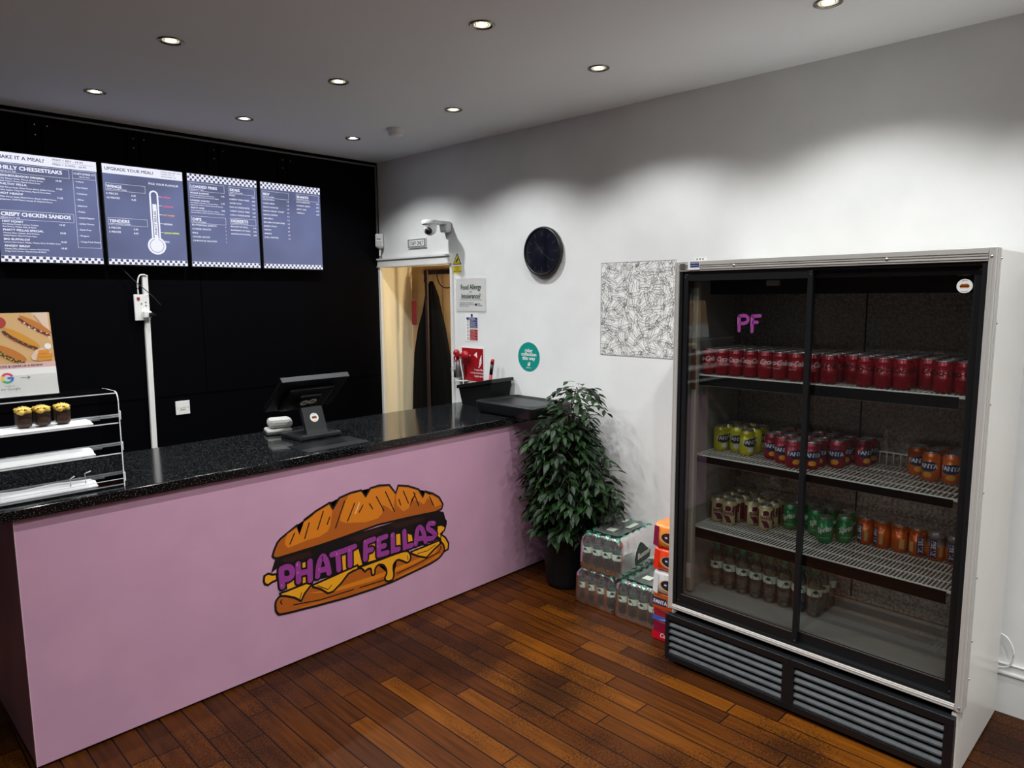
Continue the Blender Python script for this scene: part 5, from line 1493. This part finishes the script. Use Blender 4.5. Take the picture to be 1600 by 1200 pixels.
def make_bottle():
    t = thing('water_bottle', 'x', 'bottle', group='x')
    m, c, l = bottle_meshes()
    m.obj('bottle_body', t); c.obj('cap', t); l.obj('bottle_label', t)
    return t
b0 = None
for r_ in range(3):
    for c_ in range(8):
        p = T_FR @ Vector((.105+c_*.066+r_*.002, .250+r_*.070, .3255))
        lab = f'clear water bottle, {ORD[c_]} from the left in the {("front", "middle", "back")[r_]} row, fridge floor'
        rz = atan2(p.y, p.x)-pi/2+rnd.uniform(-.3, .3)
        if b0 is None: b0 = make_bottle(); b0.location = p; b0.rotation_euler = (0, 0, rz); b0['label'] = lab; b0['group'] = 'water bottles on the fridge floor'
        else: copy_thing(b0, p, rz, lab, 'water bottles on the fridge floor')

# ================================================================ shrink-wrapped water packs
pb, pc, pl = bottle_meshes(h=.205, r=.0315)
PACK = None
def pack_wrap(L, W, H):
    """Loose film round the block of bottles: scalloped along each side."""
    m = MB(); nu = 96; nz = 10; vs = []; fs = []
    per = []
    for i in range(nu):
        s_ = i/nu*(2*(L+W))
        if s_ < W: x, y, nx, ny, q = 0, -s_, -1, 0, s_
        elif s_ < W+L: x, y, nx, ny, q = s_-W, -W, 0, -1, s_-W
        elif s_ < 2*W+L: x, y, nx, ny, q = L, -W+(s_-W-L), 1, 0, s_-W-L
        else: x, y, nx, ny, q = L-(s_-2*W-L), 0, 0, 1, s_-2*W-L
        sc = .0045*abs(sin(pi*q/.0635))
        per.append((x+nx*sc*.7, y+ny*sc*.7))
    zs = [.002, .012, .04, .075, .10, .13, .155, .175, .190, .204, .2065]
    ins = [.004, -.001, 0, 0, .001, .001, .002, .005, .012, .018, .03]
    for z, q in zip(zs, ins):
        for i, (x, y) in enumerate(per):
            vs.append((x+(L/2-x)*q/L*2.2, y+(-W/2-y)*q/W*2.2, z*H/.2065+.0015*sin(i*1.3+z*90)))
    n = len(per)
    for j in range(len(zs)-1):
        for i in range(n): fs.append((j*n+i, (j+1)*n+i, (j+1)*n+(i+1) % n, j*n+(i+1) % n))
    m.add(vs, fs, M_WRAP, True)
    return m
def water_pack(loc, rz, label):
    global PACK
    if PACK is not None: return copy_thing(PACK, loc, rz, label, 'shrink-wrapped packs of water bottles')
    t = thing('water_pack', label, 'drinks pack', loc, rz, 'shrink-wrapped packs of water bottles'); PACK = t
    ob = oc = ol = None
    for i in range(6):
        for j in range(4):
            p = Vector((.033+i*.0635, -.0330-j*.0635, .002))
            mt = Matrix.Translation(p) @ Matrix.Rotation(radians(-90 if i == 0 and j < 3 else -45)+rnd.uniform(-.2, .2), 4, 'Z')
            if ob is None:
                ob = pb.obj('bottle', t, mt); oc = pc.obj('cap', ob); ol = pl.obj('bottle_label', ob)
            else:
                a = ob.copy(); COL.objects.link(a); a.parent = t; a.matrix_basis = mt
                for s_ in (oc, ol): b = s_.copy(); COL.objects.link(b); b.parent = a
    L, W = .384, .258
    pack_wrap(L, W, .206).obj('shrink_film', t)
    m = MB()
    # green printed film across the top, white reinforcing corner, dark green side mark
    n = 10
    vs = [(.05+(L-.09)*i/n, -.045-(W-.09)*j/5, .2085+.0022*sin(i*2.1+j*1.7)) for j in range(6) for i in range(n+1)]
    m.add(vs, [(j*(n+1)+i, (j+1)*(n+1)+i, (j+1)*(n+1)+i+1, j*(n+1)+i+1) for j in range(5) for i in range(n)], M_GREENFILM, True)
    for x, y, wx, wy in ((.10, -.10, .05, .05), (.20, -.16, .10, .03), (.27, -.09, .06, .02)): m.box((x, y-wy, .2112), (x+wx, y, .2118), M_LABEL)
    F = face(L*.62, -W-.0042, .03, 0)
    m.obj('printed_film', t)
    m = MB()
    F = Matrix.Translation((.10, -W-.0055, .03))
    m.poly([(.05, .0), (.19, .012), (.20, .050), (.15, .085), (.11, .118), (.06, .075), (.045, .03)], F, M_GREENINK, 0, .0004)
    m.text('Buxton', .125, .036, .046, F, M_PAPER, .0006, .02, .12, 'CENTER', sx=.9, rot=.10)
    m.rect(-.085, .0, .035, .085, F, M_FILMW, .0002, .0002)
    m.obj('side_print', t)
    return t
M_GREENFILM = glassy('green_film_top', (.10, .46, .29), base=.10, rough=.15, edge=.9, milk=.10)
M_FILMW = glassy('milky_film', (.75, .78, .76), base=.35, rough=.35, edge=.5)
water_pack((2.935, 2.360, 0), 0, 'wrapped pack of water bottles on the floor nearest the plant pot')
water_pack((2.930, 2.088, 0), radians(.2), 'wrapped pack of water bottles on the floor beside the stacked can packs')
water_pack((2.922, 2.318, .213), radians(2.5), 'wrapped pack of water bottles lying on top of the other two')

# ================================================================ stack of can multipacks
def can_pack(z0, h, label, c1, c2, kind, dx=0, tray=False):
    t = thing('can_multipack', label, 'drinks pack', (2.868+dx, 1.822, z0), 0, 'can packs stacked beside the fridge')
    L, W = .375, .158
    m = MB(); n = 18
    vs = []; fs = []
    prof = []
    K = 12
    for j in range(K+1):
        a = -pi/2+pi*j/K
        sh = .5+.5*sin(a); bul = cos(a)**.5 if cos(a) > 0 else 0
        prof.append((bul, sh))
    ring = rrect(.5, .5, .12, 0, 5)
    N = len(ring)
    for bul, sh in prof:
        k = (.80+.20*bul) if not tray else 1.0
        for i, (x, y, _) in enumerate(ring):
            vs.append((L/2+x*L*k+.002*sin(i*1.7+sh*9), -W/2+y*W*k, h*sh*(.985)+.002*(0 if sh in (0, 1) else sin(i*.9))))
    for j in range(K):
        for i in range(N): fs.append((j*N+i, j*N+(i+1) % N, (j+1)*N+(i+1) % N, (j+1)*N+i))
    fs.append(tuple(range(N))[::-1]); fs.append(tuple(range(K*N, (K+1)*N)))
    m.add(vs, fs, c1, True); m.obj('film', t)
    Fx = Matrix.Translation((-.0015, 0, 0)) @ Matrix.Rotation(radians(-90), 4, 'Z')
    m = MB()
    if not tray:
        pts = [(.105+.055*cos(a), h*.46+h*.26*sin(a)) for a in [i*2*pi/22 for i in range(22)]]
        m.poly(pts, Fx, CM['gold'], .0006, .0004)
        pts = [(.105+.047*cos(a), h*.49+h*.21*sin(a)) for a in [i*2*pi/22 for i in range(22)]]
        m.poly(pts, Fx, M_INK, .0012, 0)
        for k in range(3):
            m.rect(.075+k*.026, h*.37, .094+k*.026, h*.62, Fx, CM[kind], .0016, 0); m.rect(.078+k*.026, h*.47, .091+k*.026, h*.53, Fx, CM['w'], .0019, 0)
        m.poly([(.012, h*.1), (.04, h*.05), (.045, h*.9), (.02, h*.93)], Fx, c2, .0005, 0)
    else:
        m.rect(.006, .004, W-.006, h*.45, Fx, c2, .0006, .0004)
    m.obj('printed_window', t)
    return t, Fx, h
FM = lambda n, c: mat(n, c, .25, spec=.6)
z = 0.0
t, Fx, h = can_pack(z, .098, 'red can pack at the bottom of the stack beside the fridge', FM('film_crimson', (.22, .004, .03)), FM('film_red', (.55, .004, .02)), 'cola', tray=True)
m = MB(); m.text('Coca-Cola', .05, .02, .032, Fx, CM['w'], .0014, .02, .3, sx=.8); m.obj('lettering', t); z += .099
t, Fx, h = can_pack(z, .062, 'blue and red can tray, second from the bottom of the stack', FM('film_dark_red', (.28, .01, .02)), FM('film_blue', (.05, .10, .42)), 'cola', tray=True)
m = MB(); m.poly([(.04, .008), (.10, .016), (.13, .024), (.09, .020)], Fx, CM['w'], .0014, 0); m.obj('lettering', t); z += .063
t, Fx, h = can_pack(z, .078, 'orange fruit drink can tray in the middle of the stack', FM('film_orange', (.55, .10, .01)), FM('film_orange2', (.45, .06, .01)), 'orange', tray=True)
m = MB(); m.rect(.008, .020, .085, .058, Fx, CM['blue'], .0012, 0); m.text('FANTA', .012, .028, .028, Fx, CM['w'], .0016, .03, sx=.85); m.obj('lettering', t); z += .079
can_pack(z, .118, 'silver-white wrapped can pack in the upper half of the stack', FM('film_white', (.58, .58, .58)), FM('film_white2', (.68, .68, .68)), 'blue', dx=-.012); z += .119
can_pack(z, .118, 'bright red-orange wrapped can pack, second from the top of the stack', FM('film_scarlet', (.85, .06, .01)), FM('film_scarlet2', (.75, .03, .01)), 'blue', dx=-.008); z += .119
can_pack(z, .120, 'orange and plum wrapped can pack on top of the stack', FM('film_amber', (.80, .25, .03)), FM('film_plum', (.22, .01, .06)), 'barrp', dx=-.014); z += .12

# ================================================================ potted plant
PX, PY = 3.105, 2.565
t = thing('potted_plant', 'tall bushy weeping fig in a black pot at the counter end', 'plant', (PX, PY, 0))
m = MB(); m.lathe([(.112, 0), (.118, .004), (.121, .03), (.146, .262), (.148, .268), (.160, .270), (.165, .330), (.158, .332), (.150, .300)], M_POT, 44, cap=False)
m.lathe([(0, .0), (.112, .0)], M_POT, 30, cap=False); m.obj('pot', t)
m = MB(); m.lathe([(.152, .298), (.10, .306), (.0, .31)], M_SOIL, 30, cap=False); m.obj('soil', t)
rp = random.Random(11)
def env(z):   # half-width of the crown along y and the shift of its middle, by height
    tab = [(.27, .24, -.04), (.41, .29, -.03), (.53, .33, -.05), (.645, .345, -.055), (.754, .31, -.015), (.847, .26, .03), (.90, .23, .06), (.983, .16, .0), (1.05, .13, -.07), (1.10, .14, -.09), (1.16, .12, -.09), (1.24, .07, -.10)]
    for a, b in zip(tab[:-1], tab[1:]):
        if a[0] <= z <= b[0]:
            k = (z-a[0])/(b[0]-a[0]); return a[1]+(b[1]-a[1])*k, a[2]+(b[2]-a[2])*k
    return (.12, 0)
def inside(p):
    x, y, z = p
    w, c = env(z)
    if x+PX > XW-.02 or (y+PY > YC-.03 and z < .99) or (z > .92 and z < 1.06 and y+PY > 2.63): return False
    if z < .34 and (x*x+y*y) < .15**2: return False
    if x+PX > 2.89 and y+PY < 2.375 and z < .45: return False
    yy = (y-c)/max(w, .02); xx = (x+.02)/max(min(w, .20), .02)
    return xx*xx+yy*yy < 1
br = MB(); lf = MB()
trunks = []
for k in range(3):
    a = k*2.1
    pts = [(.02*cos(a), .02*sin(a), .30)]
    for s_ in range(1, 8):
        z = .30+s_*.125; w, c = env(min(z, 1.2))
        pts.append((.03*cos(a+s_*.8)-.01*s_*.3, c*.8+.035*sin(a+s_*.9), z))
        if k == 2 and z > 1.05: break
    pp_ = curve2(pts, 4); br.tube(pp_, [.009*(1-.8*i/len(pp_))+.001 for i in range(len(pp_))], M_BARK, 7); trunks.append(pp_)
def leaf(p, d, L, roll):
    d = Vector(d).normalized(); up = Vector((0, 0, 1)); s_ = d.cross(up)
    e = Vector(p)+d*L
    if e.x+PX > XW-.012 or (e.y+PY > YC-.028 and e.z < 1.0) or (e.y+PY > 2.70 and e.z < 1.08 and e.z > .9) or (e.x+PX > 2.89 and e.y+PY < 2.37 and e.z < .44): return
    if s_.length < .05: s_ = Vector((1, 0, 0))
    s_.normalize(); n = s_.cross(d); s_ = (s_*cos(roll)+n*sin(roll)); n = s_.cross(d)
    W = L*.23; P0 = Vector(p)
    prof = [(0, 0), (.18, .62), (.42, 1), (.68, .72), (.86, .3), (1, 0)]
    vs = []; fs = []
    for t_, w_ in prof:
        c = P0+d*(L*t_)-Vector((0, 0, 1))*(L*.16*t_*t_)
        wob = 1+.05*sin(t_*20)
        vs += [c+s_*W*w_*wob+n*W*.30*w_, c, c-s_*W*w_*wob+n*W*.30*w_]
    for j in range(len(prof)-1):
        a = j*3; fs += [(a, a+1, a+4, a+3), (a+1, a+2, a+5, a+4)]
    lf.add(vs, fs, M_LEAF, True)
def twig(p0, d, n, step, L):
    p = Vector(p0); d = Vector(d).normalized(); pts = [p.copy()]
    for i in range(n):
        d = (d+Vector((rp.uniform(-.25, .25), rp.uniform(-.25, .25), -.16+rp.uniform(-.1, .1)))).normalized()
        q = p+d*step
        if not inside(q): break
        p = q; pts.append(p.copy())
        side = 1 if i % 2 else -1
        s_ = d.cross(Vector((0, 0, 1))).normalized()
        ld = (d*.7+s_*side*.9+Vector((0, 0, rp.uniform(-.45, .15)))).normalized()
        LL = L*rp.uniform(.75, 1.15)
        if inside(p+ld*LL*.8): leaf(p, ld, LL, rp.uniform(-.5, .5))
    if len(pts) > 1:
        leaf(p, d, L*rp.uniform(.8, 1.1), rp.uniform(-.4, .4))
        br.tube(pts, .0013, M_BARK, 4)
for k in range(640):
    pp_ = trunks[0] if rp.random() < .5 else rp.choice(trunks)
    zmax = 1.19 if rp.random() < .36 else 1.0
    q = Vector(rp.choice([p for p in pp_ if .34 < p[2] < zmax] or pp_))
    a = rp.uniform(0, 2*pi); reach = rp.uniform(.0, .75)
    w, c = env(min(1.2, max(.3, q.z)))
    st = Vector((q.x+cos(a)*reach*min(w, .18), c*reach+q.y*(1-reach)+sin(a)*reach*w, q.z+rp.uniform(-.03, .05)))
    if not inside(st): continue
    if reach > .3 and k % 4 == 0: br.tube([q, (q+st)/2+Vector((0, 0, .015)), st], .0022, M_BARK, 5)
    twig(st, (cos(a), sin(a), rp.uniform(-.1, .5)), rp.randint(4, 8), .028, .066)
# drooping sprays that break the outline
for (y0, z0, dy, dz) in ((-.16, .66, -1, .15), (-.20, .60, -1, .0), (-.14, .78, -1, .2), (-.12, 1.07, -1, .1), (-.04, 1.12, .9, .1), (-.13, 1.12, -.8, .0), (-.08, 1.19, 1, .1), (-.12, 1.19, -1, .2), (-.30, .66, -1, .1), (-.28, .60, -1, .0), (.22, .72, 1, .2), (-.24, .56, -1, .0), (-.22, .66, -1, .25), (.18, .55, 1, .1), (-.2, .48, -.9, -.1)):
    p = Vector((rp.uniform(-.06, .02), y0, z0)); d = Vector((rp.uniform(-.5, .1), dy, dz)).normalized(); pts = [p.copy()]
    for i in range(7):
        d = (d+Vector((0, 0, -.13))).normalized(); p = p+d*.022
        if p.y+PY > YC-.04 or p.x+PX > XW-.03: break
        pts.append(p.copy())
        s_ = d.cross(Vector((0, 0, 1))).normalized()*(1 if i % 2 else -1)
        leaf(p, d*.6+s_*.9+Vector((0, 0, -.2)), .06*rp.uniform(.8, 1.1), rp.uniform(-.4, .4))
    if len(pts) > 1: br.tube(pts, .0015, M_BARK, 4)
br.obj('stem', t); lf.obj('foliage', t)

# ================================================================ white cable behind the fridge
m = MB(); m.tube(curve2([(3.290, .47, .34), (3.285, .43, .325), (3.280, .405, .27), (3.284, .42, .21), (3.290, .47, .19)]), .004, M_TRIM)
flat_thing('power_cable', m, 'white cable loop behind the right rear edge of the fridge', 'cable')
